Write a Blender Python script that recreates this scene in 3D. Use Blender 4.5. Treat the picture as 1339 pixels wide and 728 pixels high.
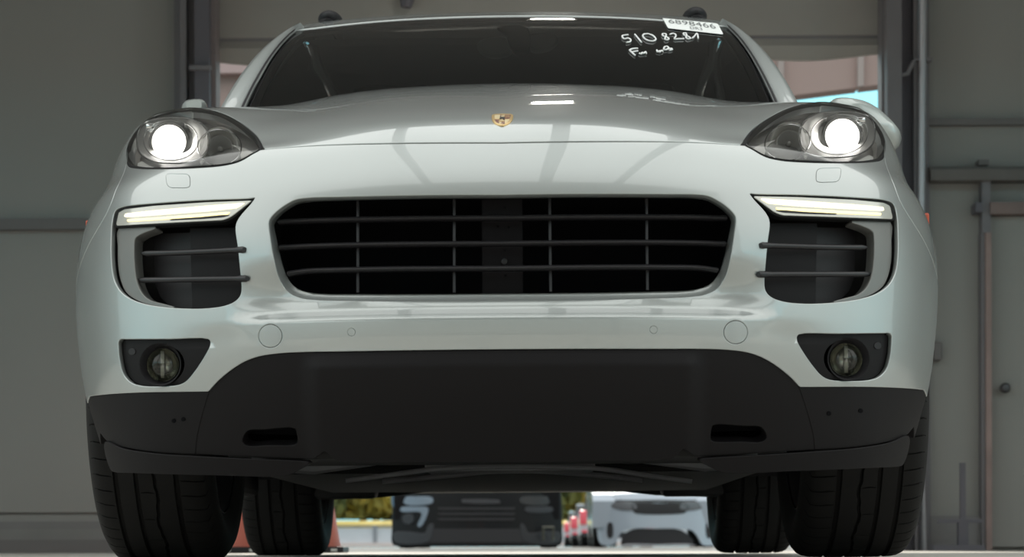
import bpy, bmesh, math, random
import numpy as np
from mathutils import Vector, Matrix, geometry

for o in list(bpy.data.objects):
    bpy.data.objects.remove(o, do_unlink=True)
SC = bpy.context.scene
COL = SC.collection
random.seed(7)
RNG = np.random.default_rng(7)

# ------------------------------------------------------------------ camera
FPX, CAMD, CX, CH = 3150.0, 4.6, 0.068, 0.031      # focal length in pixels, position
HOR, PPX = 713.5, 669.5                            # horizon row and principal column (1339x728)
YAW = math.atan((705.4 - PPX) / FPX)
ROLL = math.radians(0.15)
cf = np.array([-math.sin(YAW), math.cos(YAW), 0.0])
r0 = np.array([math.cos(YAW), math.sin(YAW), 0.0])
u0 = np.array([0.0, 0.0, 1.0])
cr_ = math.cos(ROLL) * r0 - math.sin(ROLL) * u0
cu = math.sin(ROLL) * r0 + math.cos(ROLL) * u0
cpos = np.array([CX, -CAMD, CH])
cam_d = bpy.data.cameras.new('camera')
cam = bpy.data.objects.new('camera', cam_d)
COL.objects.link(cam)
cam.matrix_world = Matrix(((cr_[0], cu[0], -cf[0], cpos[0]), (cr_[1], cu[1], -cf[1], cpos[1]),
                           (cr_[2], cu[2], -cf[2], cpos[2]), (0, 0, 0, 1)))
cam_d.sensor_width = 36.0
cam_d.sensor_fit = 'HORIZONTAL'
cam_d.lens = FPX / 1339.0 * 36.0
cam_d.shift_x = 0.0
cam_d.shift_y = (HOR - 364.0) / 1339.0
cam_d.clip_start = 0.05
cam_d.clip_end = 400
cam_d.dof.use_dof = True
cam_d.dof.focus_distance = 5.4
cam_d.dof.aperture_fstop = 8.0
SC.camera = cam

# ------------------------------------------------------------------ sky, sun, exposure
SC.view_settings.view_transform = 'Standard'
SC.view_settings.look = 'None'
SC.view_settings.exposure = 0.62
SC.view_settings.gamma = 1.0
SC.view_settings.use_curve_mapping = False
W = bpy.data.worlds.new('sky')
SC.world = W
W.use_nodes = True
wn, wl = W.node_tree.nodes, W.node_tree.links
wn.clear()
w_tc = wn.new('ShaderNodeTexCoord')
w_sep = wn.new('ShaderNodeSeparateXYZ')
w_ramp = wn.new('ShaderNodeValToRGB')
w_bg = wn.new('ShaderNodeBackground')
w_out = wn.new('ShaderNodeOutputWorld')
wl.new(w_tc.outputs['Generated'], w_sep.inputs[0])
wl.new(w_sep.outputs['Z'], w_ramp.inputs[0])
wl.new(w_ramp.outputs[0], w_bg.inputs['Color'])
wl.new(w_bg.outputs[0], w_out.inputs['Surface'])
e = w_ramp.color_ramp.elements
e[0].position = 0.20; e[0].color = (0.34, 0.84, 0.95, 1)
e[1].position = 0.31; e[1].color = (0.97, 0.99, 0.96, 1)
w_bg.inputs['Strength'].default_value = 1.05

sun_d = bpy.data.lights.new('sun', 'SUN')
sun_d.energy = 2.6
sun_d.angle = 0.02
sun_d.color = (1.0, 0.93, 0.82)
sun = bpy.data.objects.new('sun', sun_d)
COL.objects.link(sun)
sun.location = (-8, 30, 25)
sun.rotation_euler = Vector((0.06, -0.80, -0.54)).to_track_quat('-Z', 'Y').to_euler()

# ------------------------------------------------------------------ projection
CAR_ROLL = math.radians(-0.25)
ca, sa = math.cos(CAR_ROLL), math.sin(CAR_ROLL)
RY = np.array([[ca, 0, sa], [0, 1, 0], [-sa, 0, ca]])   # car -> world

def project_world(P):
    d = np.asarray(P, float) - cpos
    z = d @ cf
    return np.stack([PPX + FPX * (d @ cr_) / z, HOR - FPX * (d @ cu) / z, z], -1)

def project(P):
    return project_world(np.asarray(P, float) @ RY.T)

def at(px, py, y):
    """car-space point on the ray of pixel (px,py) at car depth y"""
    d = cf + cr_ * (px - PPX) / FPX - cu * (py - HOR) / FPX
    dl = d @ RY            # RY^T d
    ol = cpos @ RY
    t = (y - ol[1]) / dl[1]
    return ol + t * dl

def at_world(px, py, y):
    d = cf + cr_ * (px - PPX) / FPX - cu * (py - HOR) / FPX
    t = (y - cpos[1]) / d[1]
    return cpos + t * d

# ------------------------------------------------------------------ materials
MATS = {}
def mat(name, col, rough=0.5, metal=0.0, coat=0.0, var=0.0, vscale=8.0, bump=0.0, bscale=60.0, emit=None, estr=0.0,
        spec=0.5, coords='Object', crough=0.03):
    if name in MATS:
        return MATS[name]
    m = bpy.data.materials.new(name)
    m.use_nodes = True
    n, l = m.node_tree.nodes, m.node_tree.links
    b = n['Principled BSDF']
    b.inputs['Base Color'].default_value = (*col, 1)
    b.inputs['Roughness'].default_value = rough
    b.inputs['Metallic'].default_value = metal
    b.inputs['Coat Weight'].default_value = coat
    b.inputs['Coat Roughness'].default_value = crough
    b.inputs['Specular IOR Level'].default_value = spec
    if var > 0 or bump > 0:
        tc = n.new('ShaderNodeTexCoord')
    if var > 0:
        nz = n.new('ShaderNodeTexNoise')
        nz.inputs['Scale'].default_value = vscale
        nz.inputs['Detail'].default_value = 6
        l.new(tc.outputs[coords], nz.inputs['Vector'])
        mx = n.new('ShaderNodeMix'); mx.data_type = 'RGBA'
        mx.inputs['A'].default_value = (*[max(0, c * (1 - var)) for c in col], 1)
        mx.inputs['B'].default_value = (*[min(1, c * (1 + var)) for c in col], 1)
        l.new(nz.outputs['Fac'], mx.inputs['Factor'])
        l.new(mx.outputs['Result'], b.inputs['Base Color'])
    if bump > 0:
        nb = n.new('ShaderNodeTexNoise')
        nb.inputs['Scale'].default_value = bscale
        nb.inputs['Detail'].default_value = 4
        l.new(tc.outputs[coords], nb.inputs['Vector'])
        bp = n.new('ShaderNodeBump')
        bp.inputs['Strength'].default_value = bump
        bp.inputs['Distance'].default_value = 0.01
        l.new(nb.outputs['Fac'], bp.inputs['Height'])
        l.new(bp.outputs[0], b.inputs['Normal'])
    if emit:
        b.inputs['Emission Color'].default_value = (*emit, 1)
        b.inputs['Emission Strength'].default_value = estr
    MATS[name] = m
    return m

def glass(name, tint, refl=1.0, ior=1.5, rough=0.0):
    if name in MATS:
        return MATS[name]
    m = bpy.data.materials.new(name)
    m.use_nodes = True
    n, l = m.node_tree.nodes, m.node_tree.links
    n.clear()
    out = n.new('ShaderNodeOutputMaterial')
    mix = n.new('ShaderNodeMixShader')
    tr = n.new('ShaderNodeBsdfTransparent')
    gl = n.new('ShaderNodeBsdfGlossy')
    fr = n.new('ShaderNodeFresnel')
    mu = n.new('ShaderNodeMath'); mu.operation = 'MULTIPLY'
    mu.inputs[1].default_value = refl
    fr.inputs['IOR'].default_value = ior
    tr.inputs['Color'].default_value = (*tint, 1)
    gl.inputs['Roughness'].default_value = rough
    l.new(fr.outputs[0], mu.inputs[0]); l.new(mu.outputs[0], mix.inputs[0])
    l.new(tr.outputs[0], mix.inputs[1]); l.new(gl.outputs[0], mix.inputs[2])
    l.new(mix.outputs[0], out.inputs['Surface'])
    MATS[name] = m
    return m

PAINT = mat('silver_white_paint', (0.455, 0.485, 0.475), 0.36, 0.55, 1.0, crough=0.010)
PAINT.node_tree.nodes['Principled BSDF'].inputs['Coat IOR'].default_value = 1.6
CLAD = mat('black_textured_plastic', (0.0058, 0.0048, 0.0056), 0.6, spec=.25, bump=0.04, bscale=400)
BLACK = mat('matt_black_plastic', (0.012, 0.011, 0.013), 0.6)
DEEP = mat('deep_black', (0.004, 0.004, 0.005), 0.9, spec=0.1)
GRILL = mat('grille_plastic', (0.013, 0.012, 0.014), 0.42)
SEAL = mat('rubber_seal', (0.008, 0.008, 0.008), 0.6, spec=.15)
GLOSSB = mat('gloss_black', (0.008, 0.008, 0.009), 0.12)
RUBBER = mat('tyre_rubber', (0.011, 0.0105, 0.010), 0.75, spec=.3, var=0.25, vscale=25)
CHROME = mat('chrome', (0.86, 0.86, 0.85), 0.08, 1.0)
SATIN = mat('satin_metal', (0.42, 0.42, 0.43), 0.35, 1.0)
DARKMETAL = mat('dark_metal', (0.10, 0.10, 0.105), 0.45, 0.8, var=0.3, vscale=14)
LAMPBODY = mat('lamp_housing', (0.20, 0.20, 0.195), 0.30, 0.6)
LENS = glass('lamp_glass', (0.95, 0.95, 0.95), 1.0, 1.45)
FOGGLASS = glass('fog_glass', (0.75, 0.76, 0.72), 1.2, 1.5)
SCREEN = glass('windscreen_glass', (0.52, 0.53, 0.53), 1.0, 1.5)
TINT = glass('side_glass', (0.06, 0.065, 0.065), 1.0, 1.5)
TRIMGREY = mat('intake_trim_grey', (0.21, 0.21, 0.20), 0.4, 0.3)

# ------------------------------------------------------------------ object helpers
def obj(name, verts, faces, m=None, parent=None, smooth=False, label=None):
    me = bpy.data.meshes.new(name)
    me.from_pydata([tuple(map(float, v)) for v in verts], [], [tuple(f) for f in faces])
    me.update()
    o = bpy.data.objects.new(name, me)
    COL.objects.link(o)
    if m is not None:
        for mm in (m if isinstance(m, (list, tuple)) else [m]):
            me.materials.append(mm)
    if smooth:
        me.polygons.foreach_set('use_smooth', [True] * len(me.polygons))
    if parent is not None:
        o.parent = parent
    if label:
        o['label'] = label
    return o

def thing(name, label, cat, loc=(0, 0, 0), rot=(0, 0, 0), group=None):
    o = bpy.data.objects.new(name, None)
    o.empty_display_size = 0.1
    COL.objects.link(o)
    o.location = loc
    o.rotation_euler = rot
    o['label'] = label
    o['category'] = cat
    if group:
        o['group'] = group
    return o

def tag(o, label, cat, group=None, kind=None):
    o['label'] = label
    o['category'] = cat
    if group: o['group'] = group
    if kind: o['kind'] = kind
    return o

class MB:
    def __init__(self):
        self.v, self.f = [], []
    def add(self, v, f):
        b = len(self.v)
        self.v += [tuple(map(float, p)) for p in v]
        self.f += [tuple(i + b for i in q) for q in f]
        return self
    def box(self, x0, x1, y0, y1, z0, z1, bev=0.0):
        if bev <= 0:
            v = [(x, y, z) for z in (z0, z1) for y in (y0, y1) for x in (x0, x1)]
            f = [(0, 2, 3, 1), (4, 5, 7, 6), (0, 1, 5, 4), (2, 6, 7, 3), (0, 4, 6, 2), (1, 3, 7, 5)]
            return self.add(v, f)
        bm = bmesh.new()
        bmesh.ops.create_cube(bm, size=1.0)
        for p in bm.verts:
            p.co = ((x0 + x1) / 2 + p.co.x * (x1 - x0), (y0 + y1) / 2 + p.co.y * (y1 - y0), (z0 + z1) / 2 + p.co.z * (z1 - z0))
        bmesh.ops.bevel(bm, geom=list(bm.edges), offset=bev, segments=2, profile=0.5, affect='EDGES')
        bm.verts.index_update()
        self.add([p.co for p in bm.verts], [[q.index for q in f.verts] for f in bm.faces])
        bm.free()
        return self
    def tube(self, pts, r, n=10, caps=True, flat=1.0, up=(0, 0, 1)):
        pts = [np.array(p, float) for p in pts]
        rr = r if hasattr(r, '__len__') else [r] * len(pts)
        b = len(self.v)
        up = np.array(up, float)
        for i, p in enumerate(pts):
            t = pts[min(i + 1, len(pts) - 1)] - pts[max(i - 1, 0)]
            t /= max(1e-9, np.linalg.norm(t))
            a = np.cross(t, up)
            if np.linalg.norm(a) < 1e-3:
                a = np.cross(t, (1, 0, 0))
            a /= np.linalg.norm(a)
            c = np.cross(a, t)
            for k in range(n):
                th = 2 * math.pi * k / n
                q = p + rr[i] * (math.cos(th) * a + flat * math.sin(th) * c)
                self.v.append(tuple(q))
        for i in range(len(pts) - 1):
            for k in range(n):
                self.f.append((b + i * n + k, b + i * n + (k + 1) % n, b + (i + 1) * n + (k + 1) % n, b + (i + 1) * n + k))
        if caps:
            self.f.append(tuple(b + k for k in range(n))[::-1])
            self.f.append(tuple(b + (len(pts) - 1) * n + k for k in range(n)))
        return self
    def lathe(self, prof, origin, axis, n=32, close=False):
        """prof: list of (radius, along axis)"""
        ax = Vector(axis).normalized()
        q = ax.to_track_quat('Z', 'Y').to_matrix()
        b = len(self.v)
        o = Vector(origin)
        for r, h in prof:
            for k in range(n):
                th = 2 * math.pi * k / n
                self.v.append(tuple(o + q @ Vector((r * math.cos(th), r * math.sin(th), h))))
        m_ = len(prof)
        for i in range(m_ - 1):
            for k in range(n):
                self.f.append((b + i * n + k, b + i * n + (k + 1) % n, b + (i + 1) * n + (k + 1) % n, b + (i + 1) * n + k))
        if close:
            self.f.append(tuple(b + k for k in range(n))[::-1])
            self.f.append(tuple(b + (m_ - 1) * n + k for k in range(n)))
        return self
    def prism(self, poly, a, b_, axis='y'):
        """poly in the plane normal to the axis, extruded a..b_"""
        def mk(p, t):
            return {'y': (p[0], t, p[1]), 'x': (t, p[0], p[1]), 'z': (p[0], p[1], t)}[axis]
        n = len(poly)
        v = [mk(p, a) for p in poly] + [mk(p, b_) for p in poly]
        f = [tuple(range(n)), tuple(range(2 * n - 1, n - 1, -1))] + [(i, i + n, (i + 1) % n + n, (i + 1) % n) for i in range(n)]
        return self.add(v, f)
    def build(self, name, m=None, parent=None, smooth=False, label=None, fix=True):
        o = obj(name, self.v, self.f, m, parent, smooth, label)
        if fix:
            bm = bmesh.new(); bm.from_mesh(o.data)
            bmesh.ops.recalc_face_normals(bm, faces=bm.faces)
            bm.to_mesh(o.data); bm.free()
        return o

def smooth_angle(o, deg=35):
    me = o.data
    me.polygons.foreach_set('use_smooth', [True] * len(me.polygons))
    me.set_sharp_from_angle(angle=math.radians(deg))
    return o

def mirror_x(pts):
    return [(-p[0], p[1], p[2]) for p in pts]

def struct(o):
    o['kind'] = 'structure'
    return o
# ------------------------------------------------------------------ the building and the ground
YW = 8.4                                            # back wall plane
def wx(px, y=YW): return at_world(px, 364, y)[0]
def wz(py, y=YW): return at_world(PPX, py, y)[2]

FLOOR = mat('concrete_floor', (0.49, 0.465, 0.425), 0.75, var=0.22, vscale=3.0, bump=0.15, bscale=40, coords='Object')
WALLG = mat('grey_wall_paint', (0.3261, 0.3171, 0.2976), 0.8, var=0.06, vscale=1.3)
WALLD = mat('grey_wall_rail', (0.1788, 0.1669, 0.1647), 0.7, var=0.1, vscale=4)
SILLM = mat('sill_grey', (0.2193, 0.2111, 0.2093), 0.7, var=0.15, vscale=5)
COLM = mat('column_steel', (0.1968, 0.1855, 0.1968), 0.6, var=0.12, vscale=3)
COLD = mat('column_steel_dark', (0.1315, 0.1237, 0.1435), 0.6, var=0.12, vscale=3)
RUST = mat('rusty_pipe', (0.3323, 0.24, 0.2215), 0.7, var=0.3, vscale=6)
DOORM = mat('stained_door_skin', (0.3451, 0.331, 0.3088), 0.8, var=0.16, vscale=2.2)
CEIL = mat('ceiling_sheet', (0.24, 0.235, 0.235), 0.85, var=0.06, vscale=1.0)

YF = -7.6                                           # front of the building
struct(MB().box(-9, 9, YF, 9.6, -0.25, 0.0).build('floor', FLOOR))
struct(MB().box(-60, 60, -70, YF, -0.3, -0.02).box(-60, 60, 9.6, 120, -0.3, -0.02).build('ground', mat('lot_asphalt', (0.115, 0.112, 0.108), 0.9, var=0.15, vscale=0.6)))
LOTW = mat('added_wall_grey', (0.20, 0.20, 0.19), 0.8, var=.15, vscale=.4)
LOTL = mat('added_wall_white', (0.78, 0.78, 0.76), 0.8, var=.06, vscale=.4)
struct(MB().box(-46, 46, -46.5, -46, -.3, 12.0).build('added_wall_front', LOTW))  # unseen wall, added to keep the cyan horizon out of the paint's reflections
struct(MB().box(-46.5, -46, -46, 40, -.3, 12.0).build('added_wall_left', LOTL))  # unseen white walls on both sides, added to brighten the car's flanks
struct(MB().box(46, 46.5, -46, 40, -.3, 12.0).build('added_wall_right', LOTL))
OPL, OPR = wx(284), wx(1151)                        # clear opening in the back wall
wall = struct(MB().box(-9, wx(236), YW, YW + 0.25, 0, 3.6).box(wx(1212), 9, YW, YW + 0.25, 0, 3.6)
       .box(wx(236), wx(1212), YW, YW + 0.25, 3.15, 3.6).build('wall_back', WALLG))
YC0, YC1 = 3.07, -2.15                              # open strip between the bay roof and the lane roof
ZC_ = 3.6
struct(MB().box(-9.2, -9, YC0, 9.6, 0, ZC_).build('wall_left', WALLG))
struct(MB().box(9, 9.2, YC0, 9.6, 0, ZC_).build('wall_right', WALLG))
struct(MB().box(-9.2, 9.2, YC0, 9.6, ZC_, ZC_ + .15).build('ceiling', CEIL))
struct(MB().box(-2.7, 2.7, YF - 3, YC1, ZC_, ZC_ + .15).build('trim_8', CEIL))  # unseen lane roof, kept narrow so open sky brightens the car's sides
for n_, (x_, w_) in enumerate(((.215, .10), (-.62, .07), (.95, .085))):
    struct(MB().box(x_ - w_ / 2, x_ + w_ / 2, YC1, YC0, ZC_ + .02, ZC_ + .15).build('trim_%d' % (n_ + 1), COLM))
for n_, x_ in enumerate((-2.6, 2.6)):
    for m_, y_ in enumerate((YC1 - .2, YF - 2.8)):
        struct(MB().box(x_ - .1, x_ + .1, y_ - .1, y_ + .1, -.02 if y_ < YF else 0, ZC_).build('trim_%d' % (n_ * 2 + m_ + 4), COLM))
# fluorescent lamps under the bay roof
LAMPT = mat('fluorescent_tube', (1, 1, 1), .5, emit=(1.0, .96, .88), estr=6.0)
def ceiling_lamp(x, y, label, h=.60):
    t = thing('ceiling_lamp', label, 'lamp', (x, y, ZC_ - .01))
    MB().box(-h - .02, h + .02, -.06, .06, -.05, .01).build('lamp_tray', WALLG, t)
    for k in (-1, 1):
        smooth_angle(MB().tube([(-h, .03 * k, -.07), (h, .03 * k, -.07)], .016, 10).build('lamp_tube', LAMPT, t))
    ld = bpy.data.lights.new('tube_light', 'AREA')
    ld.shape = 'RECTANGLE'; ld.size = 2 * h; ld.size_y = .12; ld.energy = LAMP_W * h / .6; ld.color = (1.0, .96, .88)
    lo = bpy.data.objects.new('tube_light', ld); COL.objects.link(lo)
    lo.parent = t; lo.location = (0, 0, -.10)
LAMP_W = 16
ceiling_lamp(.155, 7.0, 'short tube lamp under the bay roof close to the raised door', .115)

# left wall details
xl = wx(234)
rl = MB().box(-9, wx(128), YW - 0.06, YW, wz(299), wz(285)).build('wall_rail', WALLD, wall)
MB().box(-9, xl, YW - 0.03, YW, wz(668), wz(656)).build('wall_seam', WALLG, wall)
MB().box(-9, xl, YW - 0.05, YW, wz(690), wz(680)).build('wall_rail', SILLM, wall)
MB().box(-9, xl, YW - 0.05, YW, wz(704), wz(690)).build('base_board', mat('base_grey', (0.2392, 0.2356, 0.2243), 0.7, var=0.15, vscale=5), wall)
MB().box(-9, xl, YW - 0.12, YW, 0.0, wz(704)).build('base_curb', WALLD, wall)
# right wall details
xr = wx(1212)
MB().box(xr, 9, YW - 0.05, YW, wz(168), wz(160)).build('wall_rail', WALLD, wall)
MB().box(xr, 9, YW - 0.14, YW, wz(243), wz(229)).box(xr, 9, YW - 0.10, YW, wz(229), wz(224)).build('wall_beam', mat('beam_grey', (0.1489, 0.1362, 0.1276), 0.7, var=0.2, vscale=5), wall)
MB().box(wx(1276), wx(1289), YW - 0.10, YW, wz(222), wz(215)).build('beam_bracket', WALLD, wall)
MB().box(wx(1290), 9, YW - 0.12, YW, wz(286), wz(271)).build('wall_rail', mat('rail_brown', (0.2259, 0.1669, 0.1554), 0.7, var=0.3, vscale=6), wall)
MB().box(wx(1270), wx(1279), YW - 0.14, YW, wz(284), wz(272)).build('rail_end', COLD, wall)
MB().box(wx(1217), wx(1229), YW - 0.08, YW, wz(474), wz(450), 0.008).build('switch_box', WALLD, wall)
MB().box(xr, wx(1286), YW - 0.05, YW, 0, wz(676)).build('base_curb', SILLM, wall)
post = MB().box(wx(1280), wx(1291), YW - 0.10, YW, wz(310), wz(241)).build('door_post', COLM, wall)
MB().box(wx(1279), wx(1284), YW - 0.09, YW, 0, wz(310)).build('door_post', COLM, wall)
MB().box(wx(1284), wx(1291.5), YW - 0.11, YW, 0, wz(310)).build('door_post', RUST, wall)
door2 = struct(MB().box(wx(1293), wx(1470), YW - 0.04, YW, 0.02, wz(287)).build('door_2', WALLG))
kb = MB()
kc = at_world(1312, 508, YW - 0.04)
kb.lathe([(0.022, 0), (0.022, 0.008), (0.010, 0.012), (0.010, 0.035), (0.026, 0.045), (0.028, 0.06), (0.018, 0.072), (0.0, 0.075)], kc, (0, -1, 0), 20)
smooth_angle(kb.build('door_knob', DARKMETAL, door2))

# door frame columns (left and right of the opening)
def column(name, label, bars):
    t = thing(name, label, 'column', (wx((bars[0][0] + bars[-1][1]) / 2), YW, 0))
    for a, b, d, m in bars:
        o = MB().box(wx(a) - t.location.x, wx(b) - t.location.x, -d, 0.05, 0.0, 3.15).build('steel_section', m, t)
    return t
cl = column('steel_column', 'grey steel door column left of the opening, dark track on its inner side',
       [(232, 242, 0.10, COLM), (242, 250, 0.16, COLM), (250, 262, 0.08, COLM), (262, 281, 0.20, COLD), (281, 287, 0.12, mat('track_brown', (0.2437, 0.2073, 0.2104), 0.7))])
MB().box(wx(256) - cl.location.x, wx(284) - cl.location.x, -0.24, -0.2, wz(100), wz(95)).build('track_bracket', COLM, cl)
c_ = column('steel_column', 'grey steel door column right of the opening with a pale conduit pipe',
       [(1150, 1153, 0.10, COLM), (1153, 1172, 0.22, COLM), (1172, 1190, 0.08, COLD), (1190, 1196, 0.14, COLM), (1202, 1214, 0.05, COLM)])
pp = MB().tube([(wx(1199) - c_.location.x, -0.16, 0.0), (wx(1198.5) - c_.location.x, -0.16, 1.6), (wx(1202) - c_.location.x, -0.16, 3.15)], 0.022, 12)
smooth_angle(pp.build('conduit_pipe', mat('galvanised', (0.5538, 0.5455, 0.576), 0.45, 0.6), c_))
MB().box(wx(1189) - c_.location.x, wx(1213) - c_.location.x, -0.17, -0.1, wz(90), wz(86)).build('pipe_clip', COLM, c_)
MB().tube([(wx(1172) - c_.location.x, -0.2, wz(110)), (wx(1180) - c_.location.x, -0.2, wz(108)), (wx(1188) - c_.location.x, -0.2, wz(92))], 0.012, 8).build('cable_loop', COLM, c_)

# partly raised sectional door hanging in the opening
d1 = struct(MB().box(OPL - 0.02, OPR + 0.02, YW + 0.04, YW + 0.09, wz(46), 3.15).build('door_1', DOORM))
n = 40
vs = []
for i in range(n + 1):
    t = i / n
    x = OPL - 0.02 + (OPR - OPL + 0.04) * t
    zb = wz(76 - 6 * t) - 0.02 * math.sin(t * 9.0) - 0.012 * math.sin(t * 23)
    for (yy, zz) in ((YW + 0.05, wz(50)), (YW + 0.03, wz(60)), (YW + 0.05, zb), (YW + 0.08, zb)):
        vs.append((x, yy, zz))
fs = [(i * 4 + k, (i + 1) * 4 + k, (i + 1) * 4 + k + 1, i * 4 + k + 1) for i in range(n) for k in range(3)]
smooth_angle(MB().add(vs, fs).build('door_section', DOORM, d1))
MB().box(OPL, OPR, YW + 0.05, YW + 0.08, wz(50), wz(46)).build('section_joint', COLM, d1)
MB().tube([(wx(532), YW - 0.02, wz(10)), (wx(534), YW - 0.02, wz(-6))], [0.03, 0.045], 10).build('door_spring_bracket', COLD, d1)

# tripod-like stand at the right wall
st = thing('wheel_stand', 'thin grey upright stand on a tray base by the right wall', 'stand', (wx(1258, YW - .35), YW - 0.35, 0))
s_ = 0.0039
MB().box(-0.014, 0.014, -0.014, 0.014, 0.10, 0.46).build('upright', COLD, st)
MB().box(-0.026, 0.026, -0.026, 0.026, 0.03, 0.15).build('upright_sleeve', COLD, st)
MB().box(-0.16, 0.10, -0.10, 0.10, 0.0, 0.03).build('base_plate', COLD, st)
MB().box(-0.13, 0.10, -0.012, 0.012, 0.145, 0.165).build('cross_bar', COLD, st)

# traffic cones
CONE = mat('cone_orange', (0.60, 0.17, 0.12), 0.6, var=0.12, vscale=6)
def cone(px, label):
    c = at_world(px, 716, 7.1)
    t = thing('traffic_cone', label, 'cone', (c[0], 7.1, 0), group='cones at the back opening')
    smooth_angle(MB().lathe([(0.146, 0.028), (0.140, 0.05), (0.032, 0.70), (0.026, 0.71), (0.0, 0.71)], (0, 0, 0), (0, 0, 1), 40).build('cone_body', CONE, t))
    MB().box(-0.17, 0.17, -0.17, 0.17, 0.0, 0.03, 0.006).build('cone_base', BLACK, t)
    for k in (-1, 1):
        MB().box(0.06 * k + 0.05, 0.06 * k + 0.08, -0.173, -0.17, 0.008, 0.02).build('base_mark', mat('white_mark', (0.7, 0.7, 0.65), 0.6), t)
    return t
cone(302, 'red traffic cone seen between the left front and rear tyres')
cone(407, 'red traffic cone just inside the left rear tyre')
# ------------------------------------------------------------------ the car: body sheet
car = thing('car', 'large silver white sport utility car with lit headlights facing the camera', 'car', (0, 0, 0), (0, CAR_ROLL, 0))

G = np.array([
 # R0 lowest
 [(0,.15,.13),(.25,.152,.13),(.46,.185,.13),(.60,.235,.13),(.715,.31,.13),(.80,.42,.14),(.855,.57,.15),(.90,.93,.15),(.90,1.5,.15)],
 [(0,.085,.24),(.25,.09,.24),(.46,.128,.24),(.60,.182,.24),(.72,.262,.24),(.812,.385,.24),(.872,.56,.24),(.92,.93,.24),(.925,1.5,.24)],
 [(0,.03,.33),(.25,.04,.33),(.46,.085,.33),(.60,.145,.33),(.72,.228,.33),(.828,.365,.33),(.902,.56,.33),(.952,.93,.33),(.95,1.5,.33)],
 [(0,.0,.43),(.25,.012,.43),(.46,.06,.43),(.60,.122,.43),(.72,.205,.43),(.835,.345,.43),(.92,.56,.43),(.9695,.93,.43),(.96,1.5,.43)],
 [(0,.003,.52),(.25,.015,.52),(.46,.063,.52),(.60,.125,.52),(.72,.208,.52),(.837,.345,.52),(.925,.56,.52),(.9695,.93,.52),(.962,1.5,.52)],
 [(0,.010,.62),(.25,.022,.62),(.46,.07,.62),(.60,.132,.62),(.72,.214,.62),(.835,.348,.62),(.921,.56,.62),(.964,.93,.62),(.959,1.5,.62)],
 [(0,.026,.71),(.25,.038,.71),(.46,.087,.71),(.60,.150,.71),(.72,.232,.71),(.827,.365,.71),(.908,.57,.71),(.946,.93,.71),(.947,1.5,.71)],
 [(0,.054,.77),(.25,.067,.77),(.46,.118,.77),(.60,.182,.77),(.72,.263,.77),(.816,.392,.77),(.887,.59,.77),(.922,.93,.77),(.930,1.5,.77)],
 [(0,.090,.814),(.25,.104,.814),(.46,.160,.814),(.59,.227,.814),(.70,.310,.814),(.795,.44,.814),(.866,.62,.814),(.910,.93,.815),(.918,1.5,.82)],
 [(0,.140,.854),(.25,.156,.851),(.455,.222,.843),(.575,.290,.846),(.68,.38,.860),(.77,.50,.870),(.848,.66,.873),(.895,.93,.876),(.905,1.5,.885)],
 [(0,.22,.889),(.25,.24,.886),(.45,.31,.878),(.56,.38,.888),(.655,.47,.913),(.752,.58,.929),(.832,.72,.936),(.876,.95,.940),(.885,1.5,.945)],
 [(0,.40,.945),(.25,.42,.943),(.44,.49,.938),(.54,.56,.951),(.632,.63,.978),(.715,.72,.998),(.796,.83,1.006),(.850,1.0,1.008),(.862,1.5,1.0)],
 [(0,.70,1.027),(.25,.71,1.024),(.43,.76,1.014),(.53,.80,1.017),(.61,.85,1.029),(.69,.92,1.035),(.765,1.0,1.042),(.818,1.14,1.042),(.835,1.5,1.04)],
 [(0,1.1,1.124),(.25,1.11,1.119),(.42,1.14,1.106),(.52,1.18,1.094),(.59,1.2,1.088),(.65,1.24,1.082),(.715,1.28,1.078),(.765,1.36,1.075),(.785,1.5,1.07)],
 [(0,1.35,1.175),(.25,1.36,1.165),(.41,1.38,1.150),(.50,1.40,1.135),(.57,1.42,1.12),(.625,1.44,1.112),(.67,1.46,1.105),(.70,1.48,1.10),(.72,1.53,1.09)],
], float)
NR, NC = G.shape[:2]
GM = np.concatenate([G[:, :0:-1] * np.array([-1, 1, 1]), G], 1)      # mirrored, 2*NC-1 columns
du = np.linalg.norm(np.diff(G[2:10], axis=1), axis=2).mean(0)
UK = np.concatenate([[0], np.cumsum(du)])
UKM = np.concatenate([-UK[:0:-1], UK])
dv = np.linalg.norm(np.diff(G[:, :5], axis=0), axis=2).mean(1)
VK = np.concatenate([[0], np.cumsum(dv)])

def nat(t):
    n = len(t); h = np.diff(t)
    A = np.eye(n); R = np.zeros((n, n))
    for i in range(1, n - 1):
        A[i, i - 1] = h[i - 1] / 6; A[i, i] = (h[i - 1] + h[i]) / 3; A[i, i + 1] = h[i] / 6
        R[i, i + 1] += 1 / h[i]; R[i, i] -= 1 / h[i] + 1 / h[i - 1]; R[i, i - 1] += 1 / h[i - 1]
    M = np.linalg.solve(A, R)
    def B(x):
        x = np.asarray(x, float)
        i = np.clip(np.searchsorted(t, x) - 1, 0, n - 2)
        hh = h[i]
        a = (t[i + 1] - x) / hh; b = (x - t[i]) / hh
        out = np.zeros((len(x), n)); r = np.arange(len(x))
        np.add.at(out, (r, i), a); np.add.at(out, (r, i + 1), b)
        out += ((a ** 3 - a) * hh ** 2 / 6)[:, None] * M[i] + ((b ** 3 - b) * hh ** 2 / 6)[:, None] * M[i + 1]
        return out
    return B
BU, BV = nat(UKM), nat(VK)

def sst(a, b, x):
    t = np.clip((x - a) / (b - a), 0, 1)
    return t * t * (3 - 2 * t)

def base_surf(uv):
    uv = np.asarray(uv, float)
    bu, bv = BU(uv[:, 0]), BV(uv[:, 1])
    return np.einsum('kj,ki,jic->kc', bv, bu, GM)

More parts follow.
